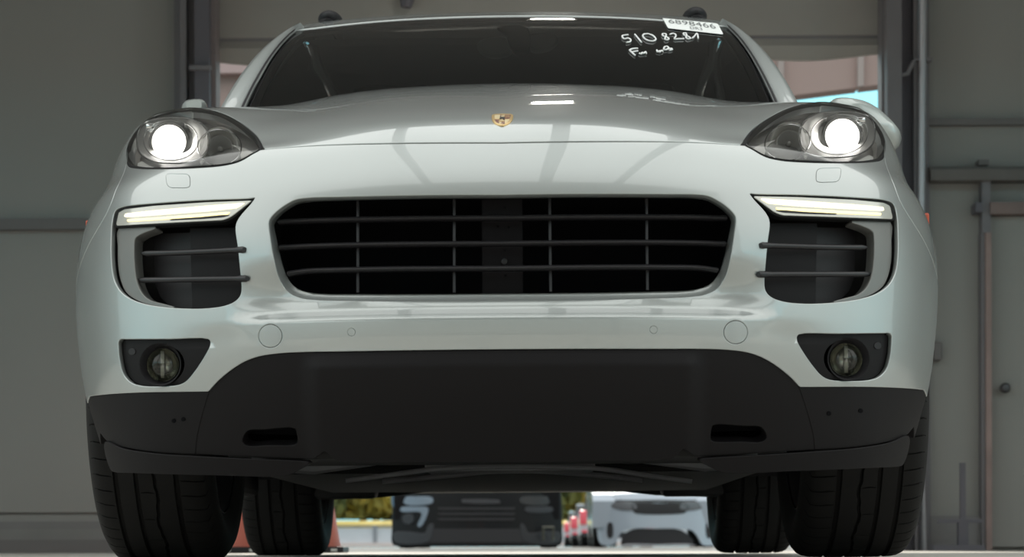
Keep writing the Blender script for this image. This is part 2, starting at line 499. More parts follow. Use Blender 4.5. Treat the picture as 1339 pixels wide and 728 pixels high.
ZC = 0.4715                                  # height of the crease under the grille
def surf(uv):
    P = base_surf(uv)
    x, z = np.abs(P[:, 0]), P[:, 2]
    w = 1 - sst(.40, .545, x)
    # rolled ledge between the flat panel and the grille mouth
    P[:, 1] += w * (0.020 * sst(ZC - .001, ZC + .010, z) - 0.010 * sst(ZC + .010, ZC + .019, z) + 0.020 * sst(ZC + .017, ZC + .034, z)
                    - 0.030 * sst(ZC + .055, ZC + .12, z))
    # ridge that runs out from the fog lamp recess
    w2 = np.exp(-((x - .56) / .06) ** 2)
    P[:, 1] += 0.006 * w2 * sst(.424, .430, z) * (1 - sst(.430, .475, z))
    # raised middle of the lower valance
    w3 = (1 - sst(.352, .400, x)) * (1 - sst(.37, .41, z))
    P[:, 1] -= 0.016 * w3
    return P

def surf_n(uv, h=0.0012):
    uv = np.asarray(uv, float)
    e1, e2 = np.array([h, 0]), np.array([0, h])
    a = surf(uv + e1) - surf(uv - e1)
    b = surf(uv + e2) - surf(uv - e2)
    n = np.cross(a, b)
    return n / np.maximum(1e-12, np.linalg.norm(n, axis=1))[:, None]

# pixel -> sheet parameters
_tu = np.linspace(-UK[-1], 0.02, 420); _tv = np.linspace(0, VK[-1], 420)
_T = np.stack(np.meshgrid(_tu, _tv), -1).reshape(-1, 2)
_TP = project(base_surf(_T))
def to_uv(px):
    out = []
    for p in np.asarray(px, float):
        d = np.hypot(_TP[:, 0] - p[0], _TP[:, 1] - p[1])
        m = d.min()
        c = np.where(d < m + 2.0)[0]
        q = _T[c[np.argmin(d[c] + _TP[c, 2] * 6)]].copy()
        best, bq = 1e9, q.copy()
        for _ in range(12):
            h = 1e-3
            S = project(surf(np.array([q, q + [h, 0], q + [0, h]])))[:, :2]
            r = p - S[0]
            er = np.hypot(*r)
            if er < best:
                best, bq = er, q.copy()
            J = np.array([S[1] - S[0], S[2] - S[0]]).T / h
            try:
                st_ = np.linalg.solve(J.T @ J + 2e3 * np.eye(2), J.T @ r)
            except np.linalg.LinAlgError:
                break
            st_ *= min(1, 0.03 / max(1e-9, np.hypot(*st_)))
            q = q + st_
            q[0] = np.clip(q[0], -UK[-1], UK[-1]); q[1] = np.clip(q[1], 0, VK[-1])
        out.append(bq)
    return np.array(out)

_side = np.where(_T[:, 0] < -UK[5])[0]
_sp = base_surf(_T[_side])
def side_uv(y, z):
    k = np.argmin((_sp[:, 1] - y) ** 2 + (_sp[:, 2] - z) ** 2)
    return _T[_side[k]].copy()

def cr(pts, n=6, closed=False):
    """Catmull-Rom (centripetal) through points"""
    P = np.asarray(pts, float)
    m = len(P)
    if closed:
        Q = np.vstack([P[-1], P, P[0], P[1]])
    else:
        Q = np.vstack([2 * P[0] - P[1], P, 2 * P[-1] - P[-2]])
    out = []
    for i in range(1, len(Q) - 2):
        a, b, c, d = Q[i - 1], Q[i], Q[i + 1], Q[i + 2]
        t0 = 0; t1 = t0 + max(1e-6, np.linalg.norm(b - a)) ** .5; t2 = t1 + max(1e-6, np.linalg.norm(c - b)) ** .5; t3 = t2 + max(1e-6, np.linalg.norm(d - c)) ** .5
        for k in range(n):
            t = t1 + (t2 - t1) * k / n
            A1 = (t1 - t) / (t1 - t0) * a + (t - t0) / (t1 - t0) * b
            A2 = (t2 - t) / (t2 - t1) * b + (t - t1) / (t2 - t1) * c
            A3 = (t3 - t) / (t3 - t2) * c + (t - t2) / (t3 - t2) * d
            B1 = (t2 - t) / (t2 - t0) * A1 + (t - t0) / (t2 - t0) * A2
            B2 = (t3 - t) / (t3 - t1) * A2 + (t - t1) / (t3 - t1) * A3
            out.append((t2 - t) / (t2 - t1) * B1 + (t - t1) / (t2 - t1) * B2)
    if not closed:
        out.append(P[-1])
    return np.array(out)

def resample(P, step, closed=True):
    P = np.asarray(P, float)
    if closed:
        P = np.vstack([P, P[:1]])
    d = np.concatenate([[0], np.cumsum(np.linalg.norm(np.diff(P, axis=0), axis=1))])
    n = max(4, int(round(d[-1] / step)))
    t = np.linspace(0, d[-1], n + 1)
    if not closed:
        return np.stack([np.interp(t, d, P[:, k]) for k in range(P.shape[1])], -1)
    return np.stack([np.interp(t[:-1], d, P[:, k]) for k in range(P.shape[1])], -1)

def resample_n(P, n, closed=True):
    P = np.asarray(P, float)
    Q = np.vstack([P, P[:1]]) if closed else P
    d = np.concatenate([[0], np.cumsum(np.linalg.norm(np.diff(Q, axis=0), axis=1))])
    t = np.linspace(0, d[-1], n + (1 if closed else 0))
    if closed: t = t[:-1]
    return np.stack([np.interp(t, d, Q[:, k]) for k in range(P.shape[1])], -1)

def area(P):
    x, y = P[:, 0], P[:, 1]
    return 0.5 * np.sum(x * np.roll(y, -1) - y * np.roll(x, -1))

def inside(pts, poly):
    x, y = pts[:, 0], pts[:, 1]
    c = np.zeros(len(pts), bool)
    j = len(poly) - 1
    for i in range(len(poly)):
        xi, yi = poly[i]; xj, yj = poly[j]
        if yi != yj:
            k = ((yi > y) != (yj > y)) & (x < (xj - xi) * (y - yi) / (yj - yi) + xi)
            c ^= k
        j = i
    return c

def dist_poly(pts, poly):
    d = np.full(len(pts), 1e9)
    for i in range(len(poly)):
        d = np.minimum(d, np.hypot(pts[:, 0] - poly[i][0], pts[:, 1] - poly[i][1]))
    return d

def offset(poly, r):
    """shrink a closed polygon inwards by r (outwards if negative)"""
    P = np.asarray(poly, float)
    s = 1 if area(P) > 0 else -1
    t = np.roll(P, -1, 0) - np.roll(P, 1, 0)
    t /= np.maximum(1e-12, np.linalg.norm(t, axis=1))[:, None]
    return P + s * r * np.stack([-t[:, 1], t[:, 0]], -1)

def mir(uv):
    return np.asarray(uv)[::-1] * np.array([-1, 1])

def panel(name, outer, holes=(), m=None, parent=None, step=0.02, bstep=0.006, edge=0.0018, depth=0.012, recess=0.0,
          fdir='n', label=None, sf=surf, nf=surf_n, inset=0.0, maxedge=None, dome=0.0):
    outer = resample(outer, bstep)
    if area(outer) < 0: outer = outer[::-1]
    if inset: outer = offset(outer, inset)
    loops = [outer]
    for h in holes:
        h = resample(h, bstep)
        if area(h) > 0: h = h[::-1]
        loops.append(h)
    lo, hi = outer.min(0), outer.max(0)
    gx, gy = np.meshgrid(np.arange(lo[0], hi[0] + step, step), np.arange(lo[1], hi[1] + step, step * .87))
    gx = gx + (np.arange(gx.shape[0]) % 2)[:, None] * step / 2
    q = np.stack([gx.ravel(), gy.ravel()], -1)
    keep = inside(q, outer)
    for h in loops[1:]:
        keep &= ~inside(q, h)
    q = q[keep]
    for h in loops:
        if len(q):
            q = q[dist_poly(q, h) > bstep * 0.8]
    verts = np.vstack(loops + [q])
    edges = []
    b = 0
    for h in loops:
        k = len(h)
        edges += [(b + i, b + (i + 1) % k) for i in range(k)]
        b += k
    r = geometry.delaunay_2d_cdt([Vector(p) for p in verts], edges, [], 0, 1e-7)
    V = np.array([tuple(p) for p in r[0]])
    F = np.array([f for f in r[2] if len(f) == 3])
    cen = V[F].mean(1)
    keep = inside(cen, outer)
    for h in loops[1:]:
        keep &= ~inside(cen, h)
    F = F[keep]
    a = V[F[:, 0]]; b1 = V[F[:, 1]] - a; c1 = V[F[:, 2]] - a
    ccw = b1[:, 0] * c1[:, 1] - b1[:, 1] * c1[:, 0] > 0
    F[~ccw] = F[~ccw][:, ::-1]
    N = nf(V)
    P = sf(V) - N * recess
    if dome:
        dd = dist_poly(V, outer)
        mx = dd.max()
        P = P + N * (dome * np.sqrt(np.clip(1 - (1 - dd / mx) ** 2, 0, 1)))[:, None]
    # flange
    vv, nn, ff = list(P), list(N), [tuple(x) for x in F]
    for h in loops:
        k = len(h)
        Nh = nf(h); Ph = sf(h) - Nh * recess
        T = np.roll(Ph, -1, 0) - np.roll(Ph, 1, 0)
        T /= np.maximum(1e-12, np.linalg.norm(T, axis=1))[:, None]
        O = np.cross(T, Nh)
        O /= np.maximum(1e-12, np.linalg.norm(O, axis=1))[:, None]
        D = -Nh if fdir == 'n' else (lambda d_: d_ / np.linalg.norm(d_, axis=1)[:, None])(-Nh * .25 + np.array([0, 1.0, 0]))
        rings = []
        for an in (0, 30, 60, 90):
            c_, s_ = math.cos(math.radians(an)), math.sin(math.radians(an))
            rings.append((Ph + O * edge * s_ - Nh * edge * (1 - c_), Nh * c_ + O * s_))
        last = rings[-1]
        rings.append((last[0] + D * depth, last[1]))
        b0 = len(vv)
        for pp_, nv in rings:
            vv += list(pp_); nn += list(nv)
        for j in range(len(rings) - 1):
            for i in range(k):
                i2 = (i + 1) % k
                ff.append((b0 + j * k + i2, b0 + j * k + i, b0 + (j + 1) * k + i, b0 + (j + 1) * k + i2))
    if np.sum(np.cross(P[F[:, 1]] - P[F[:, 0]], P[F[:, 2]] - P[F[:, 0]]) * N[F[:, 0]]) < 0:      # a surface of the other hand
        nf_ = len(F)
        ff = [x[::-1] for x in ff[:nf_]] + ff[nf_:]
    o = obj(name, vv, ff, m, parent, True, label)
    o.data.normals_split_custom_set_from_vertices([tuple(x) for x in nn])
    return o

def strip_well(name, loop_uv, m, parent, d0, d1, scale=0.9, cap=True, sf=surf, label=None):
    """dark cavity behind a hole: walls going back along +y and an end cap"""
    L = resample(loop_uv, 0.012)
    P = sf(L)
    c = P.mean(0)
    A = P + np.array([0, d0, 0])
    B_ = (P - c) * np.array([scale, 1, scale]) + c
    B_[:, 1] = P[:, 1].max() + d1
    n = len(L)
    v = list(A) + list(B_)
    f = [(i, (i + 1) % n, n + (i + 1) % n, n + i) for i in range(n)]
    if cap:
        f.append(tuple(range(n, 2 * n)))
    return obj(name, v, f, m, parent, False, label)
# ------------------------------------------------------------------ outlines (left half, pixels)
HOODL = [(660.5, 187.0), (560, 187.2), (450, 189.0), (395, 191.4), (345, 195.2)]
HL = [(341.8,193.5),(337.5,181.5),(327.8,170.4),(311.3,158),(291.6,148.3),(268.5,142.6),(245.4,140.9),(225.7,142.4),(209.2,147.3),
      (192.7,156.4),(179.5,169.5),(169.7,184),(164.9,197),(164.4,209),(168,216.8),(181.2,219.8),(205.9,220.6),(238.8,220.0),
      (271.8,218.2),(293.2,215.9),(313,210.9),(329.5,201.5)]
GRL = [(660.5,253.4),(560,253.9),(445,256.2),(401,257.6),(385.5,260.2),(370.2,268.6),(359.2,277.4),(352.2,285.5),(350.4,291),(352.6,312.5),
       (357,339),(363.6,363),(374.6,380.7),(390,389.5),(412,392.9),(467,394),(560,394),(660.5,393.2)]
GRI = [(660.5,255),(560,255.4),(445,257.8),(403,259.5),(387,262.2),(372.5,270.4),(362,279),(356,286.5),(355,291),(358.4,308),
       (363.6,332),(370.5,354),(380,369.7),(393,378.5),(411,382),(467,383),(560,383),(660.5,382.2)]
INT = [(334,257.6),(326,258.4),(269,260.4),(202,264.8),(160,269.5),(151,274),(146.6,287),(144.8,315),(145.2,343),(148.7,366.4),(156.5,381),
       (170,391.5),(188,398),(207,401.5),(235,404),(265,404.3),(292,401),(308,394.5),(315.5,385.5),(316.6,372),(314.8,354),(311.5,322),(308.6,296),(313,285),(330,265)]
FOG = [(272.1,442.2),(220,442.2),(165,442.4),(157,442.6),(154,446.5),(154.2,455),(156,473.3),(162,491.8),(172,501.7),(185.6,505.6),(210.3,506.2),
       (233.8,504.2),(243.7,499.2),(253.6,488),(266,469.6),(274.8,453),(275.6,446)]
LOWB = [(117.0,518.8),(132,516.9),(180.6,514),(272.5,512.6)]
VAL = [(272.5,512.6),(283,500.5),(296,489),(309,479.5),(323,471.8),(340,466.2),(365,462.6),(400,460.8),(450,460.0),(560,458.2),(660.5,457.2)]
CLB = [(129.6,566),(140.3,578),(161.8,585),(207.5,591.6),(254.6,594.2)]
SEAM = [(254.6,594.2),(256,575),(264,540.3),(272.5,512.6)]
VBOT = [(660.5,605.5),(560,605.5),(452,605.3),(438,602.5),(429,595),(424.5,590.5),(418,594),(408,600.5),(396,600.6),(340,598.3),(288,596),(254.6,594.2)]
LIP = [(139,577.5),(161.8,586),(207.5,592.8),(254.6,595.6),(288,597.4),(340,599.7),(396,602),(406,603.5),(388,615),(374,621),(288,620.4),(180,617.5),(150,615.8),(146.5,613)]

uHOOD = to_uv(cr(HOODL))
uHL = to_uv(cr(HL, 4, True))
uGR = to_uv(cr(GRL, 5))
uGI = to_uv(cr(GRI, 5))
uINT = to_uv(cr(INT, 4, True))
uFOG = to_uv(cr(FOG, 4, True))
uLOWB = to_uv(cr(LOWB))
uVAL = to_uv(cr(VAL))
uCLB = to_uv(cr(CLB))
uSEAM = to_uv(cr(SEAM))
uVBOT = to_uv(cr(VBOT, 4))
uLIP = to_uv(cr(LIP, 4, True))
for a_ in (uHOOD, uGR, uGI, uVAL, uVBOT):            # pin the ends to the centre line
    for i in (0, -1):
        if abs(a_[i, 0]) < 0.02: a_[i, 0] = 0.0

AXY, AXZ, ARCH = 0.93, 0.37, 0.425                    # wheel axle and arch radius
def arch(d0, d1, n=40, r=ARCH):
    return np.array([side_uv(AXY + r * math.cos(math.radians(d)), AXZ + r * math.sin(math.radians(d))) for d in np.linspace(d0, d1, n)])

# headlight outline pieces: tip -> bottom -> outer corner, and tip -> top
iT = 0
nHL = len(uHL)
iB = int(np.argmin(uHL[:, 0] * 1.0 + uHL[:, 1] * 0.6))          # outer lower corner
hl_bottom = np.vstack([uHL[iT:iT+1], uHL[:iB - 1:-1]])          # tip, along the bottom, to the outer corner
iC = int(np.argmax(uHL[:, 1]))                                  # highest point
hl_top = uHL[iT:iC + 1]                                         # tip .. top
hl_outer = uHL[iC:iB + 1]                                       # top .. outer corner
if hl_bottom[1, 1] > uHL[1, 1]:
    hl_bottom = hl_bottom
a0 = 148.0
seam_px = to_uv([(160.5, 229), (152, 247), (143.5, 270)])
seam_end = arch(a0, a0, 1)[0]
fseam = cr(np.vstack([uHL[iB], seam_px, seam_end]), 8)

lowb_end = uLOWB[0]
pl = surf(lowb_end[None])[0]
a1 = math.degrees(math.atan2(pl[2] - AXZ, pl[1] - AXY)) % 360
arch_f = arch(a0, 184, 24)
low_end = arch_f[-1]

# --- bumper cover
half = np.vstack([uHOOD[:-1], hl_bottom[1:], fseam[1:], arch_f[1:], uLOWB, uVAL[1:]])
full = np.vstack([half, mir(half)[1:-1]])
def circ_uv(cx, cy, r, n=36):
    return to_uv([(cx + r * math.cos(2 * math.pi * k / n), cy - r * math.sin(2 * math.pi * k / n)) for k in range(n)])
TOW = circ_uv(353.4, 439.2, 16.6)
SEN = circ_uv(459.5, 434.2, 6.2, 24)
WAS = to_uv(cr([(219,226.6),(232,226.4),(245,227),(248.5,230),(249.3,238),(249,243),(246,245.8),(232,246.3),(221.5,245.6),(217.8,242),(216,233),(216.3,229)], 3, True))
grfull = np.vstack([uGR, mir(uGR)[1:-1]])
gifull = np.vstack([uGI, mir(uGI)[1:-1]])
G_ = 0.0022
holes = [grfull]
for h in (uINT, uFOG, TOW, SEN, WAS):
    holes += [h, mir(h)]
bumper = panel('bumper_cover', full, holes, PAINT, car, step=0.016, bstep=0.005, inset=0.0026, depth=0.02, fdir='y')
for sgn in (0, 1):
    M_ = (lambda q: q) if sgn == 0 else mir
    panel('tow_eye_cover', M_(TOW), (), PAINT, bumper, step=0.008, bstep=0.003, inset=0.0034, edge=0.0008, depth=0.002)
    panel('parking_sensor', M_(SEN), (), PAINT, bumper, step=0.004, bstep=0.002, inset=0.0026, edge=0.0006, depth=0.002)
    panel('washer_cover', M_(WAS), (), PAINT, bumper, step=0.008, bstep=0.003, inset=0.0030, edge=0.0008, depth=0.002)
    panel('sensor_backing', offset(resample(M_(TOW), .004), -.003), (), SEAL, bumper, step=0.02, bstep=0.006, recess=0.0028, depth=0.002)
    panel('sensor_backing', offset(resample(M_(SEN), .004), -.003), (), SEAL, bumper, step=0.02, bstep=0.006, recess=0.0028, depth=0.002)
    panel('sensor_backing', offset(resample(M_(WAS), .004), -.003), (), SEAL, bumper, step=0.02, bstep=0.006, recess=0.0028, depth=0.002)

# --- hood
iH = len(hl_top)
a_base = to_uv([(300, 137.5)])[0]
uC = [UK[k] for k in range(NC)]
VB = VK[13] + 0.04
hood_side = cr(np.array([hl_top[-1], [-uC[4] * 1.015, VK[12]], [-uC[4] * 1.03, VK[13] - 0.05], [-uC[4] * 1.04, VB]]), 8)
hood_half = np.vstack([uHOOD, hl_top[1:], hood_side[1:]])
hood = np.vstack([hood_half, [[0, VB]], mir(hood_half)[:-1]])
hood_o = panel('hood', hood, (), PAINT, car, step=0.022, bstep=0.007, inset=0.0046, depth=0.02)

hs = resample(np.vstack([uHOOD, hl_top[1:6]]), .012, False)
hs = np.vstack([hs, mir(hs)])
hs = hs[np.argsort(hs[:, 0])]
up_ = np.array([0, .007])
panel('hood_gap_shade', np.vstack([hs - up_, (hs + up_)[::-1]]), (), SEAL, hood_o, step=.02, bstep=.006, recess=.0035, depth=.004)  # black strip added under the hood gap to stand in for its shade

# --- fenders
VT = VK[14]
fen = np.vstack([fseam[::-1], hl_outer[::-1][1:], hood_side[1:], [[-UK[-1] + 0.02, VB]],
                 [side_uv(1.48, .80)], [side_uv(1.48, .62)], [side_uv(1.48, .40)], [side_uv(1.48, .27)],
                 arch(-13, a0, 60)])
for M_ in ((lambda q: q), mir):
    panel('fender', M_(fen), (), PAINT, car, step=0.022, bstep=0.008, inset=0.0018, depth=0.02, fdir='n')

# --- black lower cladding
arch_l = arch(184, 196, 6)
clb_end = arch_l[-1]
clad = np.vstack([uLOWB[::-1], arch_l, uCLB, uSEAM[1:]])
for M_ in ((lambda q: q), mir):
    panel('corner_cladding', M_(clad), (), CLAD, car, step=0.02, bstep=0.007, inset=0.0012, depth=0.02, recess=0.002)
SLOT = to_uv(cr([(322,563.5),(345,561.5),(385,560),(388,566),(389,581),(384,583.5),(350,584),(322,584.5),(315,578)], 4, True))
val_half = np.vstack([uVAL[::-1], uSEAM[::-1][1:], uVBOT[::-1][1:]])
val = np.vstack([val_half, mir(val_half)[1:-1]])
valance = panel('lower_valance', val, (SLOT, mir(SLOT)), CLAD, car, step=0.016, bstep=0.007, inset=0.0012, depth=0.025, recess=0.003)
HB = [to_uv([(236 + k * 8 - 7 , 548 - 1.3*k), (229+7*k, 546.2-1.2*k), (233+8*k, 545.5-1.4*k), (239+8*k,546.4-1.4*k)]) for k in (0, 1)]
for M_ in ((lambda q: q), mir):
    strip_well('brake_duct', M_(SLOT), DEEP, valance, 0.012, 0.10, 0.95)
    panel('front_lip', M_(uLIP), (), CLAD, car, step=0.02, bstep=0.007, inset=0.0012, depth=0.03, recess=-0.004, fdir='y')
for (px, py) in ((226.5, 550.3), (239, 548.3)):
    panel('clip_hole', circ_uv(px, py, 2.6, 10), (), DEEP, car, step=0.01, bstep=0.003, recess=0.0008, edge=0.0004, depth=0.003)
for (px, py) in ((1085.5, 541.7), (1126, 538.7)):
    panel('clip_hole', mir(circ_uv(1321 - px, py + 5.5, 2.8, 10)), (), DEEP, car, step=0.01, bstep=0.003, recess=0.0008, edge=0.0004, depth=0.003)
panel('tow_backing', val, (), DEEP, car, step=0.05, bstep=0.02, recess=0.05, depth=0.002, inset=0.03)
# ------------------------------------------------------------------ grille
LMIR = ((lambda q: np.asarray(q)), mir)
def ysurf(px, py):
    return base_surf(to_uv([(px, py)]))[0, 1]
def line3(pts, off, n=24, full=True):
    """left-half pixel polyline -> car space points lying `off` behind the body sheet, mirrored to the right"""
    P = cr(pts, 5)
    L = [at(p[0], p[1], ysurf(*p) + (off[0] + (off[1] - off[0]) * i / (len(P) - 1) if hasattr(off, '__len__') else off)) for i, p in enumerate(P)]
    if full:
        L = [q for q in L if q[0] < -0.004]
        z0 = L[-1] if L[-1][0] > L[0][0] else L[0]
        mid = np.array([0, z0[1], z0[2]])
        if L[-1][0] < L[0][0]: L = L[::-1]
        return L + [mid] + mirror_x(L[::-1])
    return L
NG = 160
A_ = resample_n(grfull, NG); B_ = resample_n(gifull, NG)
rA = surf(A_) + np.array([0, .003, 0]); rB = base_surf(B_) + np.array([0, .05, 0])
rows = [rA, rA * .55 + rB * .45 + np.array([0, .006, 0]), rB]
v = [p for r in rows for p in r]
f = [(j * NG + i, j * NG + (i + 1) % NG, (j + 1) * NG + (i + 1) % NG, (j + 1) * NG + i) for j in range(2) for i in range(NG)]
gs = MB().add(v, f).build('grille_surround', PAINT, car, True)
Cc = resample_n(gifull, 60)
P0 = base_surf(Cc) + np.array([0, .047, 0])
cav = [p for p in P0] + [np.array([p[0] * 1.01, 0.30, p[2]]) for p in P0]
f = [(i, (i + 1) % 60, 60 + (i + 1) % 60, 60 + i) for i in range(60)] + [tuple(range(60, 120))]
MB().add(cav, f).build('grille_cavity', DEEP, car)
for pts in ([(366, 290.5), (410, 288.6), (467, 287.2), (560, 285.8), (660.5, 285.2)],
            [(367, 324), (410, 321.9), (467, 320.4), (560, 319.2), (660.5, 318.6)],
            [(378, 358), (402, 354.6), (440, 353.2), (520, 351.8), (660.5, 351.0)]):
    smooth_angle(MB().tube(line3(pts, .045), 0.0125, 10, flat=.46).build('grille_bar', GRILL, car), 40)
for hw in (192.5, 66.5):
    top, bot = (256.0 if hw > 100 else 254.5), (382.5)
    L = [at(660.5 - hw, yy, ysurf(660.5 - hw, yy) + .056) for yy in np.linspace(top, bot, 8)]
    for LL in (L, mirror_x(L)):
        smooth_angle(MB().tube(LL, 0.0034, 8, up=(0, 1, 0)).build('grille_strut', GRILL, car), 40)
c0 = at(659.5, 342, 0.085)
plate = MB()
zt, zb = at(660, 254, .085)[2], at(660, 385, .085)[2]
plate.box(-.040, .040, .085, .10, zb, zt, .003)
plate = plate.build('sensor_bracket', mat('bracket_black', (.006, .005, .006), .7, spec=.2), car)
MB().lathe([(.0, -.006), (.006, -.005), (.007, 0)], (c0[0], .085, c0[2]), (0, 1, 0), 14).build('bolt', GRILL, plate)
for (px, py) in ((651, 296), (665, 297), (660, 327), (661, 360), (660, 271)):
    q = at(px, py, .085)
    MB().lathe([(.0, -.0012), (.0022, -.001), (.0024, 0)], (q[0], .0850, q[2]), (0, 1, 0), 10).build('rivet', DEEP, plate)

# ------------------------------------------------------------------ side intakes with running lights
DRLF = [(333,257.8),(326,258.6),(269,260.6),(202,265.2),(161,269.9),(151.8,274.3),(147.6,287),(147.6,296.3),(160,296),(223,292.6),(292,289.0),(299,287),(305.5,283)]
DRLL = [(327.5,262.2),(270,264.4),(200,269.2),(162.0,273.8),(154.6,278),(151.2,294.2),(223.4,290.2),(290,286.8),(297,284.6),(302.6,281.6)]
LED1 = [(319,265.6),(270,269.4),(200,275.6),(163.5,279.6),(162.5,283.5),(200,280.8),(270,275.6),(309.5,271.4)]
LED2 = [(300,277.6),(262,280.3),(210,284.2),(166,287.3),(166,289.3),(210,286.7),(262,283.2),(297.5,280)]
SHADE = [(299.5,281.3),(290,281.0),(262,283.9),(222,286.6),(222,287.6),(262,285.8),(290,283.6)]
BAND = [(148.2,297.3),(147.4,320),(147.8,345),(151,364),(158,380),(170.5,389.6),(188,396.2),(207,399.6),(222,401),(205,396.6),(190,392.6),(180.5,385.5),
        (173,372),(169,349),(168.2,316),(169.5,309.5),(174,305.2),(184,300.4),(195.4,296.2),(197.5,295)]
LEDM = mat('running_light_strip', (0.9, 0.85, 0.6), 0.4, emit=(1.0, 0.74, 0.26), estr=0.85)
LEDC = mat('running_light_core', (0.95, 0.92, 0.75), 0.4, emit=(1.0, 0.88, 0.50), estr=1.0)
DRLC = mat('running_light_lens', (0.62, 0.62, 0.57), 0.14, 0.15, 1.0)
def closed(pts, n=3):
    return to_uv(cr(pts, n, True))
def poly_uv(pts, st=4.0):
    return to_uv(resample(np.array(pts, float), st))
uDF, uDL, uL1, uL2, uSH, uBD = poly_uv(DRLF), poly_uv(DRLL, 3), poly_uv(LED1, 3), poly_uv(LED2, 3), poly_uv(SHADE, 3), closed(BAND)
INN = poly_uv([(231.5,291.5),(311,290),(312.5,322),(315.5,354),(317,372),(316,386),(309,394),(293,400.5),(265,403.6),(234.5,403)])
OUTP = poly_uv([(166,296),(231.0,292),(234,403),(207,400),(190,395),(176,384),(168,366)])
for M_ in LMIR:
    part = panel('side_intake', M_(INN), (), CLAD, car, step=.02, recess=.040, depth=.05, fdir='y')
    panel('intake_duct', M_(OUTP), (), BLACK, part, step=.02, recess=.065, depth=.03, fdir='y')
    strip_well('intake_wall', M_(offset(resample(uINT, .005), .0)), BLACK, part, 0.015, 0.02, 1.0)
    panel('intake_trim', M_(uBD), (), TRIMGREY, part, step=.012, bstep=.004, recess=.012, depth=.05, edge=.002, fdir='y')
    drl = panel('running_light', M_(uDF), (), SEAL, car, step=.015, bstep=.004, recess=.003, depth=.03, inset=.001, fdir='y', label='lit daytime running light strip above the side intake')
    panel('light_lens', M_(uDL), (), DRLC, drl, step=.01, bstep=.003, recess=.001, depth=.004, edge=.001)
    panel('light_strip', M_(uL1), (), LEDC, drl, step=.006, bstep=.003, recess=-.0005, depth=.003, edge=.001)
    panel('light_strip', M_(uL2), (), LEDM, drl, step=.006, bstep=.003, recess=-.0005, depth=.003, edge=.001)
    panel('strip_shade', M_(uSH), (), BLACK, drl, step=.006, bstep=.002, recess=-.0003, depth=.003, edge=.0005)
for pts, e_ in (([(186, 331.4), (215, 330.8), (250, 329.6), (285, 328.0), (308, 326.9), (320.0, 326.4)], 0),
                ([(180, 366.2), (215, 365.8), (250, 365.2), (285, 364.7), (311, 364.3), (323.5, 364.1)], 0)):
    P = cr(pts, 5)
    k = len(P)
    L = [at(p[0], p[1], ysurf(*p) + .042 * (1 - i / (k - 1)) ** 0.8 - .004) for i, p in enumerate(P)]
    rr = [.0066 + .0012 * sst(.78, .86, np.array(i / (k - 1))) for i in range(k)]
    rr[0] *= .5; rr[-1] *= .72
    for LL in (L, mirror_x(L)):
        smooth_angle(MB().tube(LL, [float(q) for q in rr], 12, flat=.86).build('intake_fin', GRILL, car), 50)

# ------------------------------------------------------------------ fog lamps
uFOGc = circ_uv(211.0, 477.0, 26.0, 40)
FL = at(212.5, 477.0, ysurf(212, 477) + .020)
for sgn, M_ in zip((1, -1), LMIR):
    fg = panel('fog_lamp', M_(uFOG), [M_(uFOGc)], CLAD, car, step=.01, bstep=.004, recess=.011, depth=.03, inset=.0014, fdir='y', edge=.0015)
    o = np.array([FL[0] * sgn, FL[1], FL[2]])
    ax = (-0.10 * sgn * 1, -1, 0)
    smooth_angle(MB().lathe([(.0425, .018), (.0395, .014), (.0365, -.002), (.0345, -.004), (.0335, -.018)], o, ax, 48).build('lamp_ring', BLACK, fg), 40)
    MB().lathe([(.033, -.004), (.026, -.016), (.012, -.026), (.0, -.028)], o, ax, 40).build('lamp_reflector', mat('fog_reflector', (.36, .36, .32), .22, .9), fg, True)
    MB().lathe([(.0, .010), (.010, .0095), (.020, .0065), (.028, .001), (.0335, -.006)], o, ax, 40).build('lamp_lens', FOGGLASS, fg, True)
    smooth_angle(MB().tube([o + (0, .012, -.014), o + (0, .004, .004)], [.007, .005], 12).build('bulb', SATIN, fg))
    MB().box(o[0] - .004, o[0] + .003, o[1] + .002, o[1] + .004, o[2] - .026, o[2] + .028).build('lens_rib', mat('lens_rib', (.45, .45, .40), .3), fg)
    panel('bezel_plug', M_(circ_uv(167.2, 459.7, 4.4, 18)), (), BLACK, fg, step=.004, bstep=.0015, recess=.0095, edge=.0006, depth=.004)

# ------------------------------------------------------------------ headlights
LAMPW = mat('lamp_light', (1, 1, 1), .5, emit=(1.0, 0.97, 0.93), estr=4.0)
LAMPR = mat('lamp_bezel', (.86, .85, .80), .45, .25)
LAMPD = mat('lamp_dark', (.42, .42, .40), .35, .35)
hl_in = offset(resample(uHL, .005), .0065)
def oval(cx, cy, rx, ry, n=48, p=2.3, tilt=0.0):
    out = []
    for k in range(n):
        t = 2 * math.pi * k / n
        c, s = math.cos(t), math.sin(t)
        x = rx * abs(c) ** (2 / p) * (1 if c > 0 else -1)
        y = ry * abs(s) ** (2 / p) * (1 if s > 0 else -1)
        out.append((cx + x * math.cos(tilt) - y * math.sin(tilt), cy - x * math.sin(tilt) - y * math.cos(tilt)))
    return out
def ring(name, cx, cy, rx, ry, yy, r, m, parent, sgn, p=2.0, yslope=0.0, tilt=0.0, flat=1.0):
    L = [at(q[0], q[1], ysurf(*q) + yy) for q in oval(cx, cy, rx, ry, 40, p, tilt)]
    L = L + [L[0], L[1]]
    if sgn < 0: L = mirror_x(L)
    return smooth_angle(MB().tube(L, r, 8, caps=False).build(name, m, parent), 60)
yH = ysurf(240, 190)
